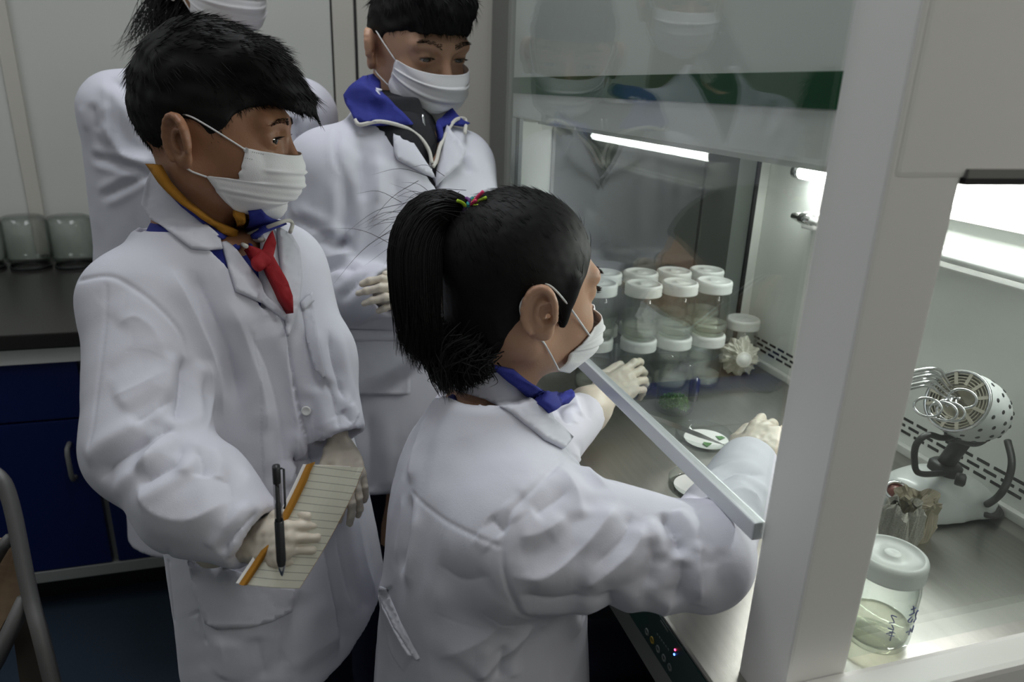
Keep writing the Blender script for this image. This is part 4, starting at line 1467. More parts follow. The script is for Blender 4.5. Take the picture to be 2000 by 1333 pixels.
    patch('roll_neck', [(454, 403), (478, 408), (492, 435), (493, 460), (480, 452), (474, 436)], cb, .010, .005, MT['mustard'], root, .90, 6)
    z1 = [np.add(*cast(cb, *q, .9)[0:1], 0) + cast(cb, *q, .9)[1] * .021 for q in ((462, 492), (478, 484), (492, 484), (503, 492))]
    tube('zip', smooth_path(z1, 5), .0028, MT['zip'], root)
    z2 = [cast(cb, *q, .9)[0] + cast(cb, *q, .9)[1] * .023 for q in ((501, 494), (507, 470), (518, 452), (534, 444), (543, 452), (538, 464))]
    tube('zip', smooth_path(z2, 5), .0026, MT['zip'], root)
    sc = patch('scarf', [(468, 495), (490, 500), (505, 504), (512, 482), (521, 463), (529, 488), (527, 514), (535, 530), (545, 560), (550, 584), (549, 615), (534, 590), (520, 552), (511, 530), (498, 531), (484, 518)], cb, .015, .007, MT['red'], root, .9)
    p, n = cast(cb, 516, 517, .9)
    f = Field(p - .04, p + .05, .0022); f.put(ell(p + n * .016, (.012, .011, .009), (unit(np.cross(n, UP)), UP, n)))
    V_, Q_ = f.mesh(); V_ = V_ + vnormals(V_, Q_) * (0.0022 * spectral(V_, 3, .02))[:, None]
    np_mesh('knot', V_, Q_, MT['red'], sc)
    # mask
    mk = face_mask(hd, root, hb, cen=((.110, -.018), (.116, -.045), (.106, -.074), (.060, -.100)),
                   side=((0, .050, .058, -.012), (.44, .045, .060, -.050), (.52, .006, .067, -.049), (.8, .020, .060, -.072), (1, .034, .046, -.092)), seed=2)
    mb = bvh_of(np.array([v.co for v in mk.data.vertices]), np.array([list(p.vertices) for p in mk.data.polygons]))
    MT['mask_print'] = pmat('grey_mask_print', (0.42, 0.42, 0.44), .8)
    p, n = cast(mb, 480, 293, .85)
    V_, F_ = lathe_geo([(0, .0006), (.0026, .0006), (.0030, .0002), (.0030, 0)], 16, (p, n)); mesh('print_mark', V_, F_, MT['mask_print'], mk)
    for k in range(12):
        a_, na = cast(mb, 467 + 4.2 * (k % 6) + (26 if k < 6 else 4), 297 + (k % 6) * .9 + (0 if k < 6 else 10), .85)
        V_, F_ = lathe_geo([(0, .0004), (.0006, .0003), (.0007, 0)], 6, (a_, na)); mesh('print_mark', V_, F_, MT['mask_print'], mk)
    # hair: full on top, swept forward into a fringe, clipped at the sides
    f = Field((-.125, -.10, -.09), (.165, .10, .165), .0026)
    f.put(ell((-.006, 0, .032), (.094, .0775, .088)))
    f.put(ell((-.012, 0, .074), (.066, .062, .050)), .03)
    f.put(ell((.030, 0, .084), (.080, .062, .036), (unit((.9, 0, -.35)), (0, 1, 0), unit((.35, 0, .9)))), .03)
    for s in (-1, -.5, 0, .5, 1):
        f.put(cone((.055, s * .045, .090), (.112 - .010 * abs(s), s * .040 - .006, .052 - .006 * abs(s)), .026, .012), .018)
        f.put(cone((.112 - .010 * abs(s), s * .040 - .006, .052), (.132 - .014 * abs(s), s * .030 - .012, .026), .011, .0035), .010)
    f.cut(ell((.075, 0, -.040), (.085, .110, .082)), .008)           # face
    f.cut(ell((.078, 0, .012), (.056, .115, .030), (unit((1, 0, .05)), (0, 1, 0), unit((-.05, 0, 1)))), .006)
    for s in (-1, 1): f.cut(ell((-.012, s * .085, -.022), (.027, .034, .040)), .006)
    f.cut(half((.35, 0, -1), .036, (-.2, -.2, -.2), (.2, .2, .2)), .010)
    Vl, Qh_ = f.mesh(); Vl = relax(Vl, Qh_, 2)
    Vl = Vl + vnormals(Vl, Qh_) * (0.0016 * spectral(Vl, 4, .012, 8, lambda k: k * np.array((.35, 1, .5))))[:, None]
    Vw = hd.w(Vl)
    hr = np_mesh('hair', Vw, Qh_, MT['hair'], root)

    def flow(l):
        x, y, z = l[:, 0], l[:, 1], l[:, 2]
        tx = np.where(z > .05, 1.0, 0.35 + 2 * np.clip(x, -.05, .05)); tz = np.where(z > .09, .25 - 4 * np.clip(x, -.02, .1), -.75)
        back = np.clip((-x - .03) / .05, 0, 1)
        return np.stack([tx * (1 - back) - .25 * back, -0.15 + y * 2, tz * (1 - back) - 1.0 * back], 1)
    strands(hd, Vw, Qh_, hr, 4200, flow, lambda l: np.where(l[:, 2] > .06, .030, .013), 4, .0005, .13, seed=4)
    return root, hd, cb, Ft, Lt, wr, er, wl, hb, el


B1 = boy_one()


def boy_one_hand():
    root, hd, cb, Ft, Lt, wr, er, wl, hb, el = B1
    w0 = at(492, 1070, 0.742)
    f_ = unit(at(560, 1064, 0.722) - w0)
    V, Q, A = hand_geo(w0 - f_ * 0.004, f_, unit(-FL * 0.80 + UP * 0.60), +1, [(1.05, 1.5, .9), (1.15, 1.5, .9), (1.2, 1.5, .9), (1.25, 1.5, .9)], 0.66, (0.30, 0.35), .05)
    np_mesh('glove', V, Q, MT['glove'], root)
    # the far hand hanging by his side
    dw = unit(wl - el)
    w1 = wl + dw * .006
    V, Q, A = hand_geo(w1, dw, unit(RL * .5 - FL * .6), -1, [(.3, .4, .3)] * 4, 0.66, (0.3, 0.2), .05, .0022)
    np_mesh('glove', V, Q, MT['glove'], root)


boy_one_hand()


def simple_legs(root, T, Ft, Lt, top, off=0.085, r=(0.09, 0.065), mat='navy_trousers', lean=0.0):
    lo, hi = np.array((T[0] - .4, T[1] - .4, 0)), np.array((T[0] + .4, T[1] + .4, top + .1))
    f = Field(lo, hi, 0.009)
    for s in (-1, 1):
        hip = np.array((T[0], T[1], top)) + Lt * s * off
        f.put(cone(hip, np.array((hip[0], hip[1], 0.06)), *r), 0.02)
    V, Q = f.mesh(); np_mesh('trousers', V, Q, MT[mat], root)
    for s in (-1, 1):
        ft = np.array((T[0], T[1], 0.0)) + Lt * s * off
        f = Field(ft - 0.2, ft + 0.25, 0.007); f.put(cone(ft + UP * .036, ft + UP * .032 + Ft * .15, .042, .038)); f.cut(half((0, 0, -1), 0.0, ft - .2, ft + .25))
        V, Q = f.mesh(); np_mesh('shoe', V, Q, MT['dark'], root)


def under_body(hd, T, Ft, Lt, arms, ztop, mat, open_eye=1.0, zlow=0.45, legs=True):
    bp = [slab_loft([(np.array((T[0], T[1], z)), a, b) for z, a, b in ((zlow, .12, .10), (ztop - .30, .12, .09), (ztop - .10, .125, .085), (ztop, .055, .055))], Lt, Ft),
          cone(hd.w((-.030, 0, -.15))[0], (T[0], T[1], ztop - .08), .052, .06)]
    for (s_, e_, w_) in arms: bp += [cone(s_, e_, .044, .036), cone(e_, w_ + (e_ - w_) * .2, .036, .016)]
    if legs:
        for s in (-1, 1):
            hip = np.array((T[0], T[1], zlow + .05)) + Lt * s * 0.075
            bp.append(cone(hip, np.array((hip[0], hip[1], 0.05)), 0.07, 0.035))
    lo, hi = np.array((T[0] - .55, T[1] - .55, -0.03)), np.array((T[0] + .55, T[1] + .55, ztop + .12))
    return body_mesh('body', head_geo(hd, open_eye), bp, lo, hi, mat, 0.010)


def short_hair(hd, root, seed, front=0.0):
    f = Field((-.125, -.10, -.09), (.15, .10, .165), .003)
    f.put(ell((-.010, 0, .032), (.098, .0775, .088)))
    f.put(ell((.030, 0, .088), (.070, .060, .030), (unit((.9, 0, -.35)), (0, 1, 0), unit((.35, 0, .9)))), .03)
    for s in (-1, -.5, 0, .5, 1):
        f.put(cone((.070, s * .045, .085), (.094 - .010 * abs(s), s * .040, .048 - .004 * abs(s)), .018, .006), .014)
    f.cut(ell((.075, 0, -.042), (.085, .110, .082)), .008)
    f.cut(ell((.052, 0, .010), (.062, .115, .026)), .006)
    for s in (-1, 1): f.cut(ell((-.012, s * .085, -.022), (.027, .034, .040)), .006)
    f.cut(half((.35, 0, -1), .040, (-.2, -.2, -.2), (.2, .2, .2)), .010)
    V, Q = f.mesh(); V = relax(V, Q, 2)
    V = V + vnormals(V, Q) * (0.0016 * spectral(V, seed, .012, 8, lambda k: k * np.array((.35, 1, .5))))[:, None]
    Vw = hd.w(V)
    hr = np_mesh('hair', Vw, Q, MT['hair'], root)

    def flow(l):
        x, z = l[:, 0], l[:, 2]
        back = np.clip((-x - .02) / .05, 0, 1)
        return np.stack([(1 - back) * np.where(z > .06, 1.0, .3), l[:, 1] * 2, -back - np.where(z > .09, .05, .8) * (1 - back)], 1)
    strands(hd, Vw, Q, hr, 2200, flow, lambda l: np.where(l[:, 2] > .06, .026, .013), 4, .00055, .16, seed=seed)
    return hr


# ================================================================== the boy behind, royal blue collar
def boy_two():
    T = at(775, 420, 1.37)
    root = person('boy in white lab coat with wide royal blue collar, standing behind and looking down', (T[0], T[1], 0))
    hd = Head(at(815, 92, 1.38), level(-50) - UP * 0.26, UP + level(-56) * 0.3, 1.10)
    tor, Ft, Lt = torso(T, -60, [(0.57, 0.195, 0.150, 0, 0), (0.80, 0.172, 0.132, 0, 0), (1.00, 0.160, 0.122, 0, 0), (1.18, 0.146, 0.110, 0, 0), (1.25, 0.112, 0.090, -.008, 0), (1.305, 0.070, 0.072, -.012, 0), (1.345, 0.060, 0.062, -.012, 0)])
    sr = np.array((T[0], T[1], 1.200)) - Lt * 0.125
    sl = np.array((T[0], T[1], 1.200)) + Lt * 0.125
    er, wr = at(632, 575, 1.33), at(768, 568, 1.20)
    el, wl = at(935, 580, 1.32), at(850, 580, 1.20)
    body, Vh, Qh = under_body(hd, T, Ft, Lt, [(sr, er, wr), (sl, el, wl)], 1.30, MT['skin_b'], 0.8)
    body.parent = root; body.matrix_parent_inverse = root.matrix_basis.inverted()
    hb = bvh_of(Vh, Qh)
    eyes(hd, body, (0.95, 0, -0.25)); brows(hd, body, hb, 0.001, 1.6); lashes(hd, body, open_eye=.8)
    simple_legs(root, T, Ft, Lt, 0.62)
    lo, hi = np.array((T[0] - .42, T[1] - .42, .5)), np.array((T[0] + .42, T[1] + .42, 1.40))
    n0 = np.array((T[0], T[1], 1.25)) - Ft * .01
    nb = hd.w((-.030, 0, -.12))[0]
    nk = cone((T[0], T[1], 1.27) + Ft * .012, nb + UP * .05, .066, .100)
    nk2 = cone((T[0], T[1], 1.31) + Ft * .012, nb + UP * .06, .046, .060)
    prims = [tor, cone(n0, sr, .060, .068), cone(n0, sl, .060, .068), cone(sr, er, .074, .072), (*cone(er, wr, .070, .043), .02), cone(sl, el, .072, .068), (*cone(el, wl, .066, .043), .02)]
    strokes = [
        ([(672, 330), (678, 400), (676, 455), (665, 500)], 0.0109, 0.0137, 'c'),
        ([(672, 500), (650, 470), (600, 440), (570, 420)], 0.0109, 0.0084, 'c'),
        ([(600, 478), (650, 470), (690, 480)], 0.0086, 0.0105, 'c'),
        ([(605, 520), (650, 500), (700, 495)], 0.0094, 0.0084, 'r'),
        ([(612, 545), (660, 520), (700, 530)], 0.0094, 0.0084, 'c'),
        ([(660, 590), (690, 560), (720, 530)], 0.0094, 0.0063, 'c'),
        ([(580, 330), (575, 400), (590, 440)], 0.0140, 0.0074, 'r'),
        ([(700, 270), (712, 330), (705, 400)], 0.0125, 0.0074, 'c'),
        ([(735, 300), (740, 370), (730, 450)], 0.0140, 0.0074, 'r'),
        ([(770, 330), (780, 420), (770, 520)], 0.0140, 0.0063, 'c'),
        ([(900, 300), (915, 340)], 0.0094, 0.0063, 'c'),
        ([(640, 620), (650, 760), (665, 900)], 0.0156, 0.0084, 'c'),
        ([(720, 800), (725, 900), (720, 980)], 0.0156, 0.0063, 'c'),
        ([(848, 352), (845, 420), (842, 500)], 0.0094, 0.0063, 's'),
        ([(660, 240), (655, 300), (668, 345)], 0.0050, 0.0040, 'c'),
    ]
    coat, cb, V, Q = coat_mesh('coat', prims, lo, hi, MT['coat'], root, strokes, 1.35, 31, arms=[(sr, er, .08), (er, wr, .07), (sl, el, .08), (el, wl, .07)], cuts=[half((0, 0, -1), -0.60, lo, hi), nk, wedge(T, Ft, Lt, 1.165, .42, .034, .01, lo + [0, 0, .6], hi)], h=.0052,
                               inner=('knit_dark', .014, [], 'jumper', 1.10, (Vh, Qh)), cuffs=[(wr, er, .043), (wl, el, .043)])
    patch('lapel', [(765, 258), (768, 300), (775, 315), (820, 340), (848, 352), (850, 366), (840, 345), (822, 315), (800, 280)], cb, .008, .004, MT['coat_in'], root, 1.3, 7)
    patch('lapel', [(872, 252), (905, 300), (895, 325), (868, 350), (850, 368), (852, 340), (862, 300)], cb, .008, .004, MT['coat_in'], root, 1.3, 7)
    patch('jacket_collar', [(735, 142), (715, 150), (697, 178), (686, 192), (698, 246), (705, 253), (738, 252), (790, 251), (800, 250), (772, 215), (752, 180), (750, 155)], cb, .016, .006, MT['royal'], root, 1.33, 7)
    patch('jacket_collar', [(880, 208), (893, 225), (905, 236), (918, 242), (905, 250), (885, 249), (862, 260), (848, 285), (850, 255), (865, 225)], cb, .014, .006, MT['royal'], root, 1.3, 7)
    for zp in ([(699, 250), (706, 258), (740, 254), (785, 256), (812, 275), (828, 300), (834, 325)], [(918, 243), (904, 252), (884, 251), (862, 266), (848, 292), (842, 320), (836, 332)]):
        q = [cast(cb, *c, 1.3) for c in zp]
        tube('zip', smooth_path([a + n * .018 for a, n in q], 6), .0034, MT['zip'], root)
    q = [cast(cb, *c, 1.3) for c in ((817, 228), (824, 262), (832, 300), (836, 340))]
    tube('zip', smooth_path([a + n * .011 for a, n in q], 6), .0028, MT['chrome'], root)
    f = Field((T[0] - .2, T[1] - .2, 1.18), (T[0] + .2, T[1] + .2, 1.42), .004)
    f.put(cone((T[0], T[1], 1.24) + Ft * .015, nb + UP * .0, .074, .066)); f.cut(half(unit(nb - (T[0], T[1], 1.24)), unit(nb - (T[0], T[1], 1.24)) @ nb, (T[0] - .2, T[1] - .2, 1.18), (T[0] + .2, T[1] + .2, 1.42)))
    V_, Q_ = f.mesh(); np_mesh('roll_neck', relax(V_, Q_, 2), Q_, MT['knit_dark'], root)
    patch('hip_pocket', [(682, 642), (800, 646), (800, 770), (680, 770)], cb, .0035, .003, MT['coat'], root, 1.25)
    patch('pocket_hem', [(682, 642), (800, 646), (800, 664), (681, 662)], cb, .0065, .002, MT['coat_in'], root, 1.25)
    w0 = wr + unit(wl - wr) * .01
    Vg, Qg, A = hand_geo(w0, unit(at(825, 565, 1.17) - w0), unit(-FL * .8 + UP * .5), 1, [(.5, .5, .4)] * 4, .80, (.3, .3), .05, .0022)
    np_mesh('glove', Vg, Qg, MT['glove'], root)
    w1 = wl + unit(wr - wl) * .01
    Vg, Qg, A = hand_geo(w1, unit(at(790, 570, 1.15) - w1), unit(-FL * .8 + UP * .5), -1, [(.5, .5, .4)] * 4, .80, (.3, .3), .05, .0022)
    np_mesh('glove', Vg, Qg, MT['glove'], root)
    face_mask(hd, root, hb, side=((0, .040, .064, -.012), (1, .022, .066, -.060)), pleats=2, seed=5)
    short_hair(hd, root, 21)


# ================================================================== the adult at the back
def adult():
    T = at(425, 300, 1.44)
    root = person('woman in white lab coat and mask with loose dark hair, standing farthest back', (T[0], T[1], 0))
    hd = Head(at(432, -62, 1.44), level(-58) - UP * .12, UP, 1.095)
    tor, Ft, Lt = torso(T, -70, [(0.30, 0.225, 0.16, 0, -.05), (0.70, 0.200, 0.15, 0, -.03), (1.00, 0.172, 0.130, 0, 0), (1.22, 0.172, 0.122, 0, 0), (1.31, 0.150, 0.105, -.01, 0), (1.37, 0.090, 0.078, -.012, 0), (1.42, 0.062, 0.065, -.01, 0)])
    sr = np.array((T[0], T[1], 1.285)) - Lt * 0.165
    sl = np.array((T[0], T[1], 1.285)) + Lt * 0.165
    er, wr = sr - UP * .30 - Lt * .02, sr - UP * .50 + Ft * .12 + Lt * .04
    el, wl = sl - UP * .30 + Lt * .02, sl - UP * .50 + Ft * .10
    body, Vh, Qh = under_body(hd, T, Ft, Lt, [(sr, er, wr), (sl, el, wl)], 1.36, MT['skin_b'], 0.8)
    body.parent = root; body.matrix_parent_inverse = root.matrix_basis.inverted()
    eyes(hd, body, (1, 0, -.2))
    simple_legs(root, T, Ft, Lt, 0.42)
    lo, hi = np.array((T[0] - .42, T[1] - .42, .30)), np.array((T[0] + .42, T[1] + .42, 1.46))
    n0 = np.array((T[0], T[1], 1.33)) - Ft * .01
    prims = [tor, cone(n0, sr, .062, .066), cone(n0, sl, .062, .066), cone(sr, er, .070, .062), (*cone(er, wr, .062, .045), .02), cone(sl, el, .070, .062), (*cone(el, wl, .062, .045), .02)]
    strokes = [
        ([(215, 145), (260, 190), (300, 250)], 0.0125, 0.0105, 'c'), ([(195, 230), (240, 300), (310, 320)], 0.0109, 0.0105, 'r'),
        ([(172, 305), (230, 320), (300, 340)], 0.0078, 0.0074, 'c'), ([(190, 390), (250, 360), (310, 330)], 0.0078, 0.0084, 'c'),
        ([(178, 200), (190, 260)], 0.0125, 0.0063, 'c'), ([(215, 135), (216, 240), (220, 300)], 0.0040, 0.0030, 'c'),
        ([(575, 230), (585, 290)], 0.0109, 0.0074, 'c'),
    ]
    coat, cb, V, Q = coat_mesh('coat', prims, lo, hi, MT['coat'], root, strokes, 1.45, 51, arms=[(sr, er, .08), (er, wr, .07), (sl, el, .08), (el, wl, .07)], cuts=[half((0, 0, -1), -0.375, lo, hi), cone((T[0], T[1], 1.36) + Ft * .012, hd.w((-.030, 0, -.12))[0] + UP * .05, .055, .085), wedge(T, Ft, Lt, 1.24, .42, 0, .01, lo + [0, 0, .9], hi)], h=.0055,
                               inner=('knit_dark', .014, [cone((T[0], T[1], 1.38) + Ft * .012, hd.w((-.030, 0, -.12))[0] + UP * .05, .046, .06)], 'jumper', 1.15, (Vh, Qh)))
    face_mask(hd, root, bvh_of(Vh, Qh), side=((0, .032, .066, -.010), (1, .030, .064, -.074)), pleats=3, seed=8)
    f = Field((-.13, -.10, -.13), (.13, .10, .15), .0036)
    f.put(ell((-.010, 0, .030), (.099, .079, .088))); f.put(ell((-.075, 0, -.03), (.040, .060, .085)), .03)
    f.cut(ell((.078, 0, -.050), (.080, .110, .098)), .008)
    V, Q = f.mesh(); V = relax(V, Q, 2); Vw = hd.w(V)
    hr = np_mesh('hair', Vw, Q, MT['hair'], root)
    # loose hair hanging beside the neck
    g = np.random.default_rng(5)
    P = []
    for k in range(420):
        a = hd.w((g.uniform(-.09, -.02), g.uniform(-.085, .05), g.uniform(-.06, .02)))[0]
        e = at(g.normal(295, 26), g.normal(95, 22), g.uniform(1.40, 1.48))
        m_ = (a + e) / 2 + RL * g.normal(0, .012) - RL * .02
        P.append(smooth_path([a, m_, e], 4))
    for k in range(14):
        a = hd.w((-.06, -.07, 0.0))[0]
        P.append(smooth_path([a, at(g.uniform(255, 290), g.uniform(30, 60), 1.42), at(g.uniform(215, 250), g.uniform(85, 120), 1.42)], 4))
    strand_mesh('loose_hair', np.stack(P), .0009, hr)
    V, F = lathe_geo([(0.0, 0.0), (.003, .001), (.0035, .004), (.002, .007), (0, .0075)], 10, (at(338, 2, 1.40), (0, 0, 1)))
    mesh('earring', V, F, MT['white_plastic'], root, True)


# ================================================================== the seated girl
def girl():
    T = at(948, 900, 0.86)
    root = person('girl with ponytail in white lab coat, seated with her hands inside the bench', (T[0], T[1], 0))
    hd = Head(at(1012, 562, 0.868), level(31) - UP * 0.06, UP - level(-60) * 0.03, 1.02)
    tor, Ft, Lt = torso(T, 13, [(0.48, 0.190, 0.150, 0, 0), (0.62, 0.178, 0.138, 0, 0), (0.76, 0.165, 0.124, 0.0, 0), (0.88, 0.158, 0.112, 0.002, 0), (0.945, 0.128, 0.095, 0.004, 0), (0.985, 0.082, 0.075, 0.004, 0), (1.02, 0.056, 0.058, 0.008, 0)])
    sr = np.array((T[0], T[1], 0.910)) - Lt * 0.122 + Ft * 0.02
    sl = np.array((T[0], T[1], 0.910)) + Lt * 0.122 + Ft * 0.02
    er = at(1368, 1090, 0.735); wr = on(1462, 905, 1, -0.56)
    el = at(1035, 900, 1.02); wl = on(1143, 806, 1, -0.42)
    body, Vh, Qh = under_body(hd, T, Ft, Lt, [(sr, er, wr), (sl, el, wl)], 0.99, MT['skin_b'], 0.8, 0.47, False)
    body.parent = root; body.matrix_parent_inverse = root.matrix_basis.inverted()
    hb = bvh_of(Vh, Qh)
    eyes(hd, body, (0.85, 0, -0.5)); brows(hd, body, hb, 0.0, .9); lashes(hd, body)
    # seated legs and shoes
    f = Field((T[0] - .35, T[1] - .75, 0.0), (T[0] + .35, T[1] + .3, .62), .010)
    for s in (-1, 1):
        hip = np.array((T[0], T[1], 0.52)) + Lt * s * .08; kn = hip + Ft * .30 - UP * .02
        f.put(cone(hip, kn, .085, .062), .02); f.put(cone(kn, kn - UP * .40 - Ft * .03, .060, .045), .02)
    V, Q = f.mesh(); np_mesh('trousers', V, Q, MT['navy_trousers'], root)
    for s in (-1, 1):
        ft = np.array((T[0], T[1], 0.0)) + Lt * s * .08 + Ft * .27
        f = Field(ft - .2, ft + .25, .008); f.put(cone(ft + UP * .036, ft + UP * .03 + Ft * .12, .04, .035)); f.cut(half((0, 0, -1), 0, ft - .2, ft + .25))
        V, Q = f.mesh(); np_mesh('shoe', V, Q, MT['dark'], root)
    lo, hi = np.array((T[0] - .40, T[1] - .55, .42)), np.array((T[0] + .42, T[1] + .35, 1.06))
    n0 = np.array((T[0], T[1], 0.955)) + Ft * .004
    nb = hd.w((-.030, 0, -.12))[0]
    nk = cone((T[0], T[1], .965) + Ft * .012, nb + UP * .05, .052, .085)
    nk2 = cone((T[0], T[1], .99) + Ft * .012, nb + UP * .06, .043, .056)
    prims = [tor, cone(n0, sr, .052, .066), cone(n0, sl, .052, .064), cone(sr, er, .081, .051), (*cone(er, wr, .050, .040), .02), cone(sl, el, .072, .060), (*cone(el, wl, .056, .036), .02)]
    strokes = [
        ([(1109, 886), (1053, 945), (996, 1005), (982, 1072), (987, 1128), (1013, 1190), (1053, 1213)], .0030, .0022, 'n'),   # armhole seam
        ([(798, 958), (859, 1010), (911, 1039), (982, 1071)], .0026, .0012, 'n'),                                              # yoke seam
        ([(987, 1126), (1062, 1119), (1128, 1076), (1176, 1024), (1212, 976)], .017, .009, 'a'),
        ([(1128, 1147), (1176, 1119), (1237, 1067), (1256, 1020)], .013, .008, 'r'),
        ([(1150, 1110), (1210, 1060), (1236, 1000)], .011, .006, 'c'),
        ([(1332, 1092), (1316, 1040), (1290, 1000)], .009, .011, 'c'), ([(1332, 1092), (1330, 1140), (1312, 1185)], .011, .006, 'c'),
        ([(1369, 1056), (1364, 1110), (1369, 1178)], .010, .008, 'r'), 
        ([(1185, 1150), (1202, 1196), (1237, 1222)], .012, .008, 'c'), ([(1226, 1216), (1290, 1196), (1318, 1160)], .012, .007, 'r'),
        ([(1262, 1050), (1275, 1100), (1262, 1150)], .012, .005, 'c'), 
        ([(1040, 1010), (1075, 985), (1120, 950)], .012, .005, 'c'), ([(1090, 905), (1128, 965), (1140, 1020)], .012, .005, 'r'), ([(1010, 1050), (1060, 1040), (1110, 1005)], .014, .004, 'r'),
        ([(1010, 1160), (1080, 1170), (1150, 1160)], .014, .005, 'c'), 
        ([(842, 800), (815, 880), (800, 950)], .012, .006, 'r'), ([(800, 960), (792, 1040), (778, 1130)], .010, .006, 'c'), ([(820, 990), (808, 1080), (795, 1150)], .010, .004, 'r'),
        ([(955, 1010), (985, 1045)], .010, .005, 'c'), ([(1053, 1213), (982, 1280), (925, 1333)], .012, .008, 'a'),
        ([(1005, 1190), (940, 1246), (845, 1290)], .018, .005, 'r'), ([(982, 1250), (976, 1300), (974, 1333)], .008, .005, 'c'),
        ([(745, 1150), (770, 1210), (812, 1282)], .008, .006, 's'), ([(850, 1100), (900, 1135), (965, 1125)], .018, .004, 'c'),
        ([(1085, 790), (1110, 830)], .009, .006, 'c'), ([(1120, 770), (1135, 815)], .009, .005, 'r'), ([(1112, 880), (1150, 920), (1190, 955)], .009, .005, 'r'),
        ([(1400, 940), (1440, 920), (1500, 930)], .010, .006, 'c'), ([(1380, 990), (1440, 960), (1490, 980)], .010, .006, 'r'),
    ]
    coat, cb, V, Q = coat_mesh('coat', prims, lo, hi, MT['coat'], root, strokes, .82, 71, arms=[(sr, er, .09), (er, wr, .07), (sl, el, .08), (el, wl, .07)], h=.0042, cuts=[nk], inner=('royal', .013, [nk2], 'jumper', .90, (Vh, Qh)), fine=True, cuffs=[(wr, er, .040), (wl, el, .036)])
    patch('collar', [(948, 692), (1010, 760), (1060, 810), (1112, 858), (1096, 880), (1060, 862), (1000, 812), (950, 778), (905, 764), (866, 756), (874, 726), (908, 702)], cb, .004, .003, MT['coat_in'], root, .85, 6)
    patch('jacket_collar', [(962, 708), (1000, 716), (1030, 745), (1062, 780), (1090, 778), (1118, 773), (1124, 780), (1112, 795), (1085, 806), (1058, 814), (1020, 775)], cb, .012, .006, MT['royal'], root, .85, 7)
    patch('pocket_edge', [(744, 1146), (756, 1150), (784, 1216), (822, 1286), (812, 1290), (770, 1226), (742, 1170)], cb, .0004, .0010, MT['coat'], root, .8, 6)
    # sleeve cuffs and gloves
    hw = on(1176, 776, 1, -0.475)
    dl = unit(on(1290, 706, 1, -0.60) - hw)
    Vg, Qg, A = hand_geo(hw, dl, unit(UP * .75 - FL * .5 + RL * .1), 1, [(.15, .45, .35), (.35, .6, .4), (.5, .6, .5), (.6, .7, .5)], .84, (.30, .05), .06)
    np_mesh('glove', Vg, Qg, MT['glove'], root)
    c = wl - unit(hw - wl) * .014; dc = unit(hw - wl); Lc = np.linalg.norm(hw - wl) + .030
    Vc, Fc = lathe_geo([(.027, 0.0), (.029, .014), (.037, .024), (.035, Lc * .45), (.029, Lc * .7), (.024, Lc), (.022, Lc), (.026, Lc * .7), (.033, Lc * .45), (.027, .014)], 36, (c, dc))
    Vc = np.array(Vc); Vc = Vc + (0.0035 * spectral(Vc, 9, .03))[:, None] * UP
    mesh('glove_cuff', Vc, Fc, MT['glove'], root, True)
    hr_t = on(1530, 800, 1, -0.66)
    dr = unit(hr_t - wr)
    Vg, Qg, A = hand_geo(wr + dr * .012, dr, unit(UP * .8 - FL * .4 - RL * .3), 1, [(.35, .6, .4), (.5, .7, .5), (.6, .7, .5), (.6, .7, .5)], .84, (.35, .2), .06)
    np_mesh('glove', Vg, Qg, MT['glove'], root)
    face_mask(hd, root, hb, cen=((.108, -.030), (.118, -.052), (.106, -.082), (.066, -.102)), side=((0, .066, .054, -.046), (1, .030, .056, -.090)), pleats=2, seed=12)
    # hair pulled back into a high ponytail
    f = Field((-.13, -.10, -.13), (.13, .10, .15), .0028)
    f.put(ell((-.006, 0, .030), (.0955, .0775, .087)))
    f.put(ell((-.042, 0, -.045), (.046, .048, .050)), .03)
    for s in (-1, 1):
        f.put(cone((.030, s * .066, .020), (.020, s * .068, -.030), .010, .005), .01)
    f.cut(ell((.098, 0, -.045), (.075, .110, .105)), .008)
    f.cut(ell((.050, 0, -.070), (.055, .110, .055)), .008)
    for s in (-1, 1): f.cut(ell((-.012, s * .090, -.022), (.026, .032, .042)), .006)
    V, Q = f.mesh(); V = relax(V, Q, 2)
    V = V + vnormals(V, Q) * (0.0003 * spectral(V, 4, .012, 8))[:, None]
    Vw = hd.w(V); hr = np_mesh('hair', Vw, Q, MT['hair'], root)
    tie = at(917, 411, .822)
    tl = hd.l(tie)[0]

    def flow(l):
        d = tl[None] - l
        return d / (np.linalg.norm(d, axis=1)[:, None] + 1e-6)
    strands(hd, Vw, Q, hr, 4200, flow, lambda l: np.full(len(l), .034), 4, .00045, .05, seed=9)
    g = np.random.default_rng(12)
    # ponytail locks
    spine = [tie, at(872, 406, .815), at(834, 428, .81), at(812, 480, .805), at(812, 560, .80), at(824, 640, .80), at(828, 700, .80)]
    base = smooth_path(spine, 5)
    P = []
    n = len(base)
    tt = np.linspace(0, 1, n)
    wprof = .009 + .022 * np.sin(np.pi * np.clip(tt * .9, 0, 1)) ** .8
    for k in range(3600):
        a, r = g.uniform(0, 6.283), math.sqrt(g.uniform(0, 1))
        tang = np.gradient(base, axis=0); tang /= np.linalg.norm(tang, axis=1)[:, None]
        b1 = np.cross(tang, FL); b1 /= np.linalg.norm(b1, axis=1)[:, None]
        off = b1 * (math.cos(a) * r * wprof)[:, None] + FL[None] * (math.sin(a) * r * wprof * .8)[:, None]
        L = g.uniform(.72, 1.0)
        q = base + off
        tipx = g.choice(4)
        q[-12:] += (np.linspace(0, 1, 12)[:, None] ** 1.4) * (RL * ((-.022, -.012, .006, -.004)[tipx] + g.normal(0, .003)) - UP * ((.004, .016, .010, .022)[tipx]) - (q[-1] - base[-1]) * .55)
        m_ = max(8, int(n * L))
        idx = np.linspace(0, m_ - 1, 12)
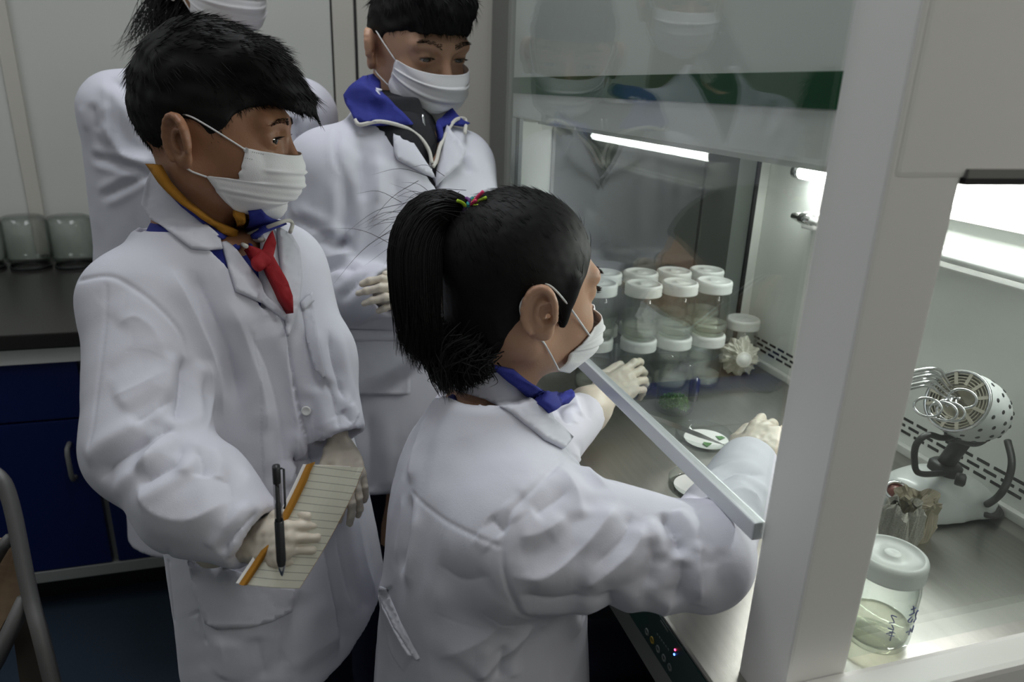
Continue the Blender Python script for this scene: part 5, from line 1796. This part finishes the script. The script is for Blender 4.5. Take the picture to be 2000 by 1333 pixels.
        i0 = np.floor(idx).astype(int); i1 = np.minimum(i0 + 1, n - 1); w_ = (idx - i0)[:, None]
        P.append(q[i0] * (1 - w_) + q[i1] * w_)
    strand_mesh('ponytail', np.stack(P), .0009, hr)
    # nape locks falling on the collar, each ending in a point
    P = []
    clumps = [((-.082, -.030, -.050), (858, 742)), ((-.085, .000, -.055), (872, 776)), ((-.080, -.020, -.060), (905, 770)), ((-.070, -.040, -.062), (946, 744)), ((-.078, .020, -.055), (838, 728)), ((-.075, -.035, -.062), (925, 752))]
    for (st_, tip) in clumps:
        tp = at(*tip, g.uniform(.785, .805))
        for k in range(190):
            a = hd.w(np.array(st_) + g.normal(size=3) * (.012, .014, .010))[0]
            off = g.normal(size=3)
            e = tp + off * .0040 + (a - tp) * g.uniform(0, .12)
            P.append(smooth_path([a, a * .66 + e * .34 - RL * .010 + off * .0032, a * .3 + e * .7 - RL * .005 + off * .0035, e], 4))
    strand_mesh('nape_hair', np.stack(P), .0008, hr)
    # stray hairs
    P = []
    for k in range(40):
        a = base[g.integers(1, 14)] + g.normal(size=3) * .02
        e = a - RL * g.uniform(.03, .08) + UP * g.normal(-.02, .03)
        P.append(smooth_path([a, (a + e) / 2 + UP * .008, e], 4))
    strand_mesh('stray_hair', np.stack(P), .00035, hr)
    # the coloured hair tie with loose ends
    cols = [('pink', (.75, .04, .16)), ('lime', (.42, .62, .03)), ('teal', (.0, .22, .24)), ('purple', (.12, .02, .18))]
    td = unit(base[3] - base[0]); u_ = unit(np.cross(td, UP)); v_ = np.cross(u_, td)
    for i, (nm, c) in enumerate(cols):
        MT['tie_' + nm] = pmat('hair_tie_' + nm, c, .6)
        G = []
        for k in range(2):
            ph = g.uniform(0, 6)
            ring = [tie + td * (.004 * (i - 1.5) + .003 * math.sin(3 * a + ph)) + (.0125 + .0015 * math.sin(5 * a + ph)) * (math.cos(a) * u_ + math.sin(a) * v_) for a in np.linspace(0, 6.283, 26)[:-1]]
            G.append(tube_geo(ring, .0021, 6, True))
        if i < 2:
            for k in range(3):
                e = [at(944, 374, .80), at(942, 420, .80), at(930, 392, .80)][k] if i == 0 else [at(950, 386, .80), at(893, 392, .80), at(935, 402, .80)][k]
                s0 = tie - FL * .010
                G.append(tube_geo(smooth_path([s0, (s0 + e) / 2 + UP * .003, e], 4), (.0021), 6))
        V2, F2 = join_geo(G)
        mesh('hair_tie', V2, F2, MT['tie_' + nm], hr, True)
    # stool she sits on
    st = empty('stool', (T[0], T[1], 0), 'round stool under the seated girl', 'stool')
    lathe('seat', [(0, .375), (.15, .375), (.16, .385), (.16, .405), (.15, .415), (0, .415)], MT['dark'], st, 36, ((T[0], T[1], 0), UP))
    for a in range(4):
        an = a * math.pi / 2 + .5
        tube('leg', [(T[0] + .11 * math.cos(an), T[1] + .11 * math.sin(an), .385), (T[0] + .17 * math.cos(an), T[1] + .17 * math.sin(an), 0.0)], .012, MT['alu'], st)


adult()
boy_two()
girl()


# ================================================================== notebook and pen in the boy's hand
def page_mat():
    m = pmat('ruled_page', (0.60, 0.59, 0.50), 0.8)
    nt = m.node_tree; b = nt.nodes['Principled BSDF']
    tc = nt.nodes.new('ShaderNodeTexCoord'); sp = nt.nodes.new('ShaderNodeSeparateXYZ')
    nt.links.new(tc.outputs['Object'], sp.inputs[0])
    mu = nt.nodes.new('ShaderNodeMath'); mu.operation = 'MULTIPLY'; mu.inputs[1].default_value = 1 / 0.0076
    fr = nt.nodes.new('ShaderNodeMath'); fr.operation = 'FRACT'
    lt = nt.nodes.new('ShaderNodeMath'); lt.operation = 'LESS_THAN'; lt.inputs[1].default_value = 0.085
    nt.links.new(sp.outputs['Y'], mu.inputs[0]); nt.links.new(mu.outputs[0], fr.inputs[0]); nt.links.new(fr.outputs[0], lt.inputs[0])
    mx = nt.nodes.new('ShaderNodeMix'); mx.data_type = 'RGBA'
    mx.inputs['A'].default_value = (0.60, 0.59, 0.50, 1); mx.inputs['B'].default_value = (0.27, 0.27, 0.24, 1)
    nt.links.new(lt.outputs[0], mx.inputs['Factor']); nt.links.new(mx.outputs['Result'], b.inputs['Base Color'])
    return m


def notebook():
    bl, br, tl = at(476, 1142, .712), at(584, 1150, .728), at(607, 909, .752)
    ex = unit(br - bl); ez = unit(np.cross(ex, tl - bl))
    if ez @ (CAM - bl) < 0: ez = -ez
    ey = np.cross(ez, ex)
    Wd, Hh = np.linalg.norm(br - bl), (tl - bl) @ ey
    sh = (tl - bl) @ ex                       # the top leans over to the right
    root = empty('notebook', bl, 'open ruled notebook with a mustard spine, folded back in the boy hand', 'notebook')
    Mx = Matrix(((ex[0], ey[0], ez[0], bl[0]), (ex[1], ey[1], ez[1], bl[1]), (ex[2], ey[2], ez[2], bl[2]), (0, 0, 0, 1)))
    root.matrix_basis = Mx

    def sheet(name, x0, x1, z0, z1, mat, curl=0.0):
        nx, ny = 10, 24
        V = []
        for z in (z1, z0):
            for j in range(ny + 1):
                for i in range(nx + 1):
                    u, v = i / nx, j / ny
                    bend = 0.006 * math.sin(math.pi * u) + 0.012 * (v - .5) ** 2 + curl * max(0, u - .75) ** 2 * max(0, v - .55) * 6
                    V.append((x0 + (x1 - x0) * u + sh * v + 0.004 * math.sin(math.pi * v), Hh * v + (0.004 * u if v > .9 else 0), z + bend))
        k = (nx + 1) * (ny + 1); F = []
        for j in range(ny):
            for i in range(nx):
                a = j * (nx + 1) + i
                F += [(a, a + 1, a + nx + 2, a + nx + 1), (a + k, a + k + nx + 1, a + k + nx + 2, a + k + 1)]
        for i in range(nx):
            F += [(i + 1, i, i + k, i + 1 + k)]; a = ny * (nx + 1) + i; F += [(a, a + 1, a + 1 + k, a + k)]
        for j in range(ny):
            a = j * (nx + 1); F += [(a, a + nx + 1, a + nx + 1 + k, a + k)]; a += nx; F += [(a + nx + 1, a, a + k, a + nx + 1 + k)]
        o = mesh(name, V, F, mat)
        o.parent = root
        return o
    sheet('page_block', 0.0, Wd, -.004, 0.0, page_mat(), .05)
    sheet('spine', -0.0045, 0.004, -.0062, -.0006, MT['mustard'])
    sheet('cover', 0.001, Wd + .001, -.0062, -.0045, MT['mustard'], .05)
    sheet('back_pages', -0.0075, Wd - .012, -.0105, -.0068, MT['paper'], 0)
    # pen
    a, b = at(539, 908, .700), at(551, 1126, .690)
    ax = unit(b - a); L = np.linalg.norm(b - a)
    pen = empty('pen', a, 'black gel pen with a clear barrel, upright in the boy gloved hand', 'pen')
    MT['pen_clear'] = thin_glass('clear_barrel', (0.85, 0.85, 0.85), (0.4, 0.4, 0.42))
    P = lambda nm, pr, m: lathe(nm, pr, MT[m], pen, 20, (a, ax))
    P('end_plug', [(0, 0), (.0040, .001), (.0044, .003), (.0044, .017), (.0038, .018), (0, .018)], 'dark')
    P('barrel', [(.0042, .017), (.0044, .020), (.0044, L * .80), (.0040, L * .81)], 'pen_clear')
    P('refill', [(0, .020), (.0024, .020), (.0024, .036), (.0030, .038), (.0030, .050), (.0022, .052), (.0022, .075), (.0034, .078), (.0034, L * .80), (0, L * .80)], 'dark')
    P('grip', [(.0045, L * .50), (.0050, L * .52), (.0050, L * .86), (.0045, L * .88), (.0042, L * .90)], 'dark')
    P('tip', [(.0042, L * .90), (.0036, L * .93), (.0016, L * .985), (.0005, L), (0, L)], 'chrome')
    sd = unit(np.cross(ax, FL))
    V, F = tube_geo([a + ax * .004 + sd * .0045, a + ax * .005 + sd * .0075, a + ax * .040 + sd * .0068, a + ax * .043 + sd * .0055], .0011, 6)
    mesh('clip', V, F, MT['dark'], pen, True)


notebook()


# ================================================================== instrument steriliser at the back of the bench
def steriliser():
    c = np.array((0.695, -0.858, TZ))
    root = empty('steriliser', c, 'grey bead steriliser with a perforated tilting head on a black arm', 'steriliser')
    MT['ster_grey'] = pmat('grey_plastic', (0.50, 0.52, 0.51), 0.35, coat=0.2)
    MT['black_rubber'] = pmat('black_rubber', (0.016, 0.016, 0.017), 0.45)
    MT['cream'] = pmat('cream_metal', (0.55, 0.52, 0.42), 0.35, 0.3)
    MT['red_knob'] = pmat('red_knob', (0.16, 0.05, 0.04), 0.35)
    f = Field(c - .11, c + .12, .0025)
    f.put(ell(c + [0.005, 0.005, 0.010], (.058, .070, .046)))
    f.put(ell(c + [0.0, 0.055, 0.010], (.040, .040, .038)), .03)
    f.put(ell(c + [-.012, -.050, 0.006], (.040, .030, .026)), .03)
    f.cut(half((0, 0, -1), -(TZ + .004), c - .2, c + .2))
    V, Q = f.mesh(); V = relax(V, Q, 1)
    np_mesh('base', V, Q, MT['ster_grey'], root)
    box('foot', c + [-.030, -.040, 0.0], c + [.030, .050, .008], MT['black_rubber'], root, .002)
    j0 = c + [0.004, -.006, .050]
    lathe('swivel', [(0, 0), (.021, 0), (.022, .004), (.022, .014), (.018, .018), (0, .020)], MT['black_rubber'], root, 28, (j0, unit((0, -.1, 1))))
    k0 = at(1866, 935, .965)
    lathe('tilt_knob', [(0, 0), (.008, 0), (.009, .003), (.009, .010), (.006, .012), (0, .012)], MT['black_rubber'], root, 16, (k0, unit(RL - FL * .6)))
    p = on(1751, 962, 2, TZ + .040)
    n = unit((-.45, .35, .85))
    lathe('dial_ring', [(.012, 0), (.0165, .001), (.0165, .004), (.0130, .005), (.012, .002)], MT['chrome'], root, 28, (p, n))
    lathe('dial', [(.0125, .001), (.008, .003), (.004, .006), (0, .006)], MT['red_knob'], root, 20, (p, n))
    # arm and tilting head
    op, rr = at(1868, 783, .925), at(1966, 836, .985)
    ax = unit(rr - op); Ln = np.linalg.norm(rr - op) + .012
    jn = at(1888, 850, .960)
    s0 = j0 + np.array((0, 0, .016))
    V, F = tube_geo([s0, s0 * .6 + jn * .4, jn], [.0115, .0115, .0115], 10)
    mesh('arm', V, F, MT['black_rubber'], root, True)
    f = Field(jn - .04, jn + .04, .002); f.put(ell(jn + ax * .006, (.026, .014, .013), (ax, unit(np.cross(ax, UP)), np.cross(unit(np.cross(ax, UP)), ax)))); f.put(cone(jn - RL * .018, jn + RL * .02, .011, .010), .008)
    V, Q = f.mesh(); np_mesh('joint', V, Q, MT['black_rubber'], root)
    R0 = .0400
    prof = [(R0 - .003, .002), (R0, 0), (R0 + .0015, .004), (R0 + .0035, .022), (R0 + .003, .042), (R0 - .002, .062), (R0 - .010, .080), (R0 - .022, .092), (.008, .0965), (0, .097)]
    shell = lathe('head_shell', prof, MT['ster_grey'], root, 40, (op, ax))
    lathe('chrome_rim', [(R0 - .001, -.001), (R0 + .0015, -.0015), (R0 + .002, .002), (R0, .003)], MT['chrome'], root, 40, (op, ax))
    u = unit(np.cross(ax, UP)); v = np.cross(u, ax)
    G = []
    for i, h in enumerate((.014, .028, .042, .056, .070)):
        r = np.interp(h, [q[1] for q in prof[1:]], [q[0] for q in prof[1:]])
        for k in range(12):
            t = 2 * math.pi * (k + .5 * (i % 2)) / 12
            e = math.cos(t) * u + math.sin(t) * v
            G.append(lathe_geo([(0, .0004), (.0026, .0003), (.0030, -.0006)], 10, (op + ax * h + e * (r + .0003), e)))
    V, F = join_geo(G)
    tag(mesh('vent_holes', V, F, MT['dark'], shell), kind='stuff')
    fn = lathe('funnel', [(R0 - .003, .012), (.024, .010), (.0225, .004), (.0205, .006), (.016, .030), (0, .031)], MT['cream'], root, 36, (op, ax))
    for r in (.0245, .0285, .0325, .0365):
        ring = [op + ax * .001 + r * (math.cos(t) * u + math.sin(t) * v) for t in np.linspace(0, 2 * math.pi, 37)[:-1]]
        V, F = tube_geo(ring, .0009, 5, True); mesh('grille_ring', V, F, MT['cream'], fn, True)
    for k in range(12):
        t = 2 * math.pi * k / 12
        e, w_ = math.cos(t) * u + math.sin(t) * v, -math.sin(t) * u + math.cos(t) * v
        V = [op + e * r + w_ * s * .0022 + ax * h for h in (-.0006, .0016) for (r, s) in ((.0225, -1), (.0385, -1), (.0385, 1), (.0225, 1))]
        mesh('grille_rib', V, [(0, 3, 2, 1), (4, 5, 6, 7), (0, 1, 5, 4), (1, 2, 6, 5), (2, 3, 7, 6), (3, 0, 4, 7)], MT['cream'], fn)
    # cables
    tube('cable', smooth_path([at(1866, 852, .955), at(1840, 856, .945), at(1812, 850, .94), at(1790, 868, .94), at(1786, 900, .95), at(1796, 925, .965), j0 + np.array((-.012, .012, .008))], 8), .0042, MT['black_rubber'], root)
    ce = [at(1968, 862, .975), at(1976, 900, .955), at(1970, 935, .95), at(1950, 970, .955), on(1915, 990, 2, TZ + .010), on(1880, 985, 2, TZ + .008)]
    tube('cable', smooth_path(ce, 8), .0048, MT['black_rubber'], root)
    G = []
    for k in range(4):
        cc = on(1912 + 2 * k, 980 + 2 * k, 2, TZ + .007 + .006 * (k // 2))
        ring = [cc + np.array((.030 * math.cos(t) + .004 * k - .008, .020 * math.sin(t) + .006, .002 * math.sin(3 * t + k))) for t in np.linspace(0, 2 * math.pi, 31)[:-1]]
        V, F = tube_geo(ring, .0036, 6, True); mesh('cable_coil', V, F, MT['black_rubber'], root, True)
    # instruments standing in the funnel: each a thing of its own
    inside = op + ax * .020
    for i, (tip, kn) in enumerate((((1772, 731), (1826, 724)), ((1770, 744), (1820, 737)), ((1768, 757), (1816, 750)))):
        r = empty('tweezers', inside, ('uppermost', 'middle', 'lowest')[i] + ' of the three bent steel tweezers standing in the steriliser', 'tweezers')
        a, b, e = at(*tip, .865), at(*kn, .872), inside + (u * .004 - v * .003) * (i - 1)
        for s in (-1, 1):
            o = np.cross(unit(e - b), FL) * .0022 * s
            path = smooth_path([a + o * 1.6, b + o * 1.5, b * .6 + e * .4 + o * 1.4, e + o * .3], 6)
            V, F = tube_geo(path, np.linspace(.0028, .0012, len(path)), 6)
            mesh('arm', V, F, MT['chrome'], r, True)
    for i, (p1, p2) in enumerate((((1812, 796), (1842, 804)), ((1857, 805), (1880, 779)))):
        r = empty('scissors', inside, ('left hand', 'right hand')[i] + ' steel scissors with ring handles resting in the steriliser funnel', 'scissors')
        piv = at(1862 + 8 * i, 775 + 4 * i, .905)
        for (px, py) in (p1, p2):
            cc = at(px, py, .885)
            n = unit(CAM - cc + RL * .1 + UP * .15)
            uu = unit(np.cross(n, UP)); vv = np.cross(uu, n)
            ring = [cc + .0150 * math.cos(t) * uu + .0115 * math.sin(t) * vv for t in np.linspace(0, 2 * math.pi, 25)[:-1]]
            G = [tube_geo(ring, .0017, 7, True)]
            st = cc + unit(piv - cc) * .0125
            G.append(tube_geo([st, piv, inside + ax * .006], [.0018, .0022, .0012], 6))
            V, F = join_geo(G); mesh('handle_ring', V, F, MT['chrome'], r, True)


steriliser()


# ================================================================== paper packet behind the near jar
def packet():
    c = on(1762, 1045, 2, TZ)
    root = empty('paper_packet', c, 'printed paper packet with a torn brown paper top behind the near jar', 'packet')
    MT['newsprint'] = pmat('newsprint', (0.40, 0.39, 0.34), 0.85, noise=(420, 0.75, (1, 1, 2.5)))
    MT['kraft'] = pmat('kraft_paper', (0.36, 0.32, 0.24), 0.8, noise=(25, 0.2), bump=(60, 0.3))
    n = 48
    for nm, prof, m, dx in (('printed_wrap', [(0, 0), (.022, 0), (.024, .02), (.022, .05), (.018, .058), (.016, .05)], 'newsprint', (-.012, .020)),
                            ('torn_paper', [(.024, 0), (.026, .02), (.022, .040), (.025, .052), (.026, .058), (.022, .050), (.014, .045), (0, .044)], 'kraft', (.0, -.012))):
        V, F = [], []
        for i, (r, h) in enumerate(prof):
            for j in range(n):
                t = 2 * math.pi * j / n
                am = .0 if r == 0 else .0035 * min(1, h / .03)
                rr = r + am * math.sin(5 * t + i) + am * .7 * math.sin(11 * t + 2 * i)
                V.append(c + np.array((dx[0] + rr * math.cos(t), dx[1] + rr * math.sin(t), h + am * 1.6 * math.sin(4 * t + 1) * (h > .03))))
        for i in range(len(prof) - 1):
            for j in range(n):
                j2 = (j + 1) % n
                F.append((i * n + j, i * n + j2, (i + 1) * n + j2, (i + 1) * n + j))
        mesh(nm, V, F, MT[m], root, False)


packet()

# ================================================================== upturned jars on the side counter
BIG = [(0.0, 0.160), (0.046, 0.160), (0.056, 0.156), (0.062, 0.146), (0.064, 0.130), (0.064, 0.036), (0.060, 0.026), (0.053, 0.020), (0.051, 0.016), (0.053, 0.012), (0.051, 0.008), (0.053, 0.004), (0.052, 0.0),
       (0.049, 0.0), (0.049, 0.020), (0.060, 0.036), (0.061, 0.130), (0.058, 0.146), (0.045, 0.155), (0.0, 0.155)]
MT['bigglass'] = thin_glass('storage_jar_glass', (0.95, 0.96, 0.95), (0.55, 0.58, 0.56), rough=0.02)
for (px, py, lab) in ((152, 518, 'upturned empty glass jar on the black worktop, nearest the boy'), (66, 520, 'upturned empty glass jar on the black worktop, middle of three'), (-24, 522, 'upturned empty glass jar on the black worktop, cut by the left edge')):
    p = on(px, py, 2, 0.786)
    p = p + np.array((-.06 if p[0] > 2.5 else -.02, 0, 0)); p[0] = min(p[0], 2.52)
    r = empty('storage_jar', p, lab, 'jar', 'upturned jars on the side counter')
    lathe('glass_body', BIG, MT['bigglass'], r, 40, (p, UP))
    lathe('rubber_ring', [(.0535, .001), (.0555, .003), (.0555, .009), (.0535, .011), (.0528, .006), (.0535, .001)], MT['dark'], r, 40, (p, UP))

# ================================================================== steel chair at the lower left
chr_ = empty('folding_chair', (1.0, 0.42, 0), 'grey steel framed chair with a wooden panel, cut by the left edge', 'chair')
MT['chair_steel'] = pmat('chair_steel', (0.17, 0.167, 0.162), 0.5, 0.5)
MT['wood'] = pmat('pale_wood', (0.30, 0.20, 0.12), 0.55, noise=(18, 0.3, (1, 1, 8)))
MT['dark_wood'] = pmat('dark_wood', (0.030, 0.022, 0.015), 0.6)


def bar(name, pts, w_, mat, parent):
    return tube(name, pts, w_, mat, parent, 4)


D_ = 1.08
bar('frame', smooth_path([at(-60, 905, D_), at(-6, 928, D_), at(22, 985, D_), at(58, 1160, D_ - .01), at(102, 1333, D_ - .02), np.append(at(160, 1560, D_ - .04)[:2], 0.0)], 5), .0135, MT['chair_steel'], chr_)
bar('cross_bar', [at(-60, 1175, D_ + .02), at(4, 1068, D_ + .01), at(24, 1050, D_)], .010, MT['chair_steel'], chr_)
bar('cross_bar', [at(-70, 1400, D_ + .02), at(-8, 1292, D_ + .02), at(52, 1168, D_ - .01)], .0125, MT['chair_steel'], chr_)
q = [at(-50, 1060, D_ + .04), at(30, 1060, D_ + .03), at(44, 1165, D_ + .03), at(8, 1215, D_ + .03), at(-50, 1330, D_ + .04)]
V = [p for p in q] + [p + FL * .012 for p in q]
mesh('seat_panel', V, [(0, 1, 2, 3, 4), (9, 8, 7, 6, 5), (0, 5, 6, 1), (1, 6, 7, 2), (2, 7, 8, 3), (3, 8, 9, 4), (4, 9, 5, 0)], MT['wood'], chr_)
q = [at(46, 1190, D_ + .03), at(92, 1360, D_ + .02), at(48, 1400, D_ + .02), at(26, 1245, D_ + .03)]
low = [np.append((q[1] + (q[1] - q[0]) * 1.7)[:2], 0.0), np.append((q[2] + (q[2] - q[3]) * 1.7)[:2], 0.0)]
q = [q[0], q[1], low[0], low[1], q[2], q[3]]
V = [p for p in q] + [p + FL * .015 for p in q]
mesh('rear_leg', V, [(0, 1, 2, 3, 4, 5), (11, 10, 9, 8, 7, 6)] + [(i, i + 6, (i + 1) % 6 + 6, (i + 1) % 6) for i in range(6)], MT['dark_wood'], chr_)
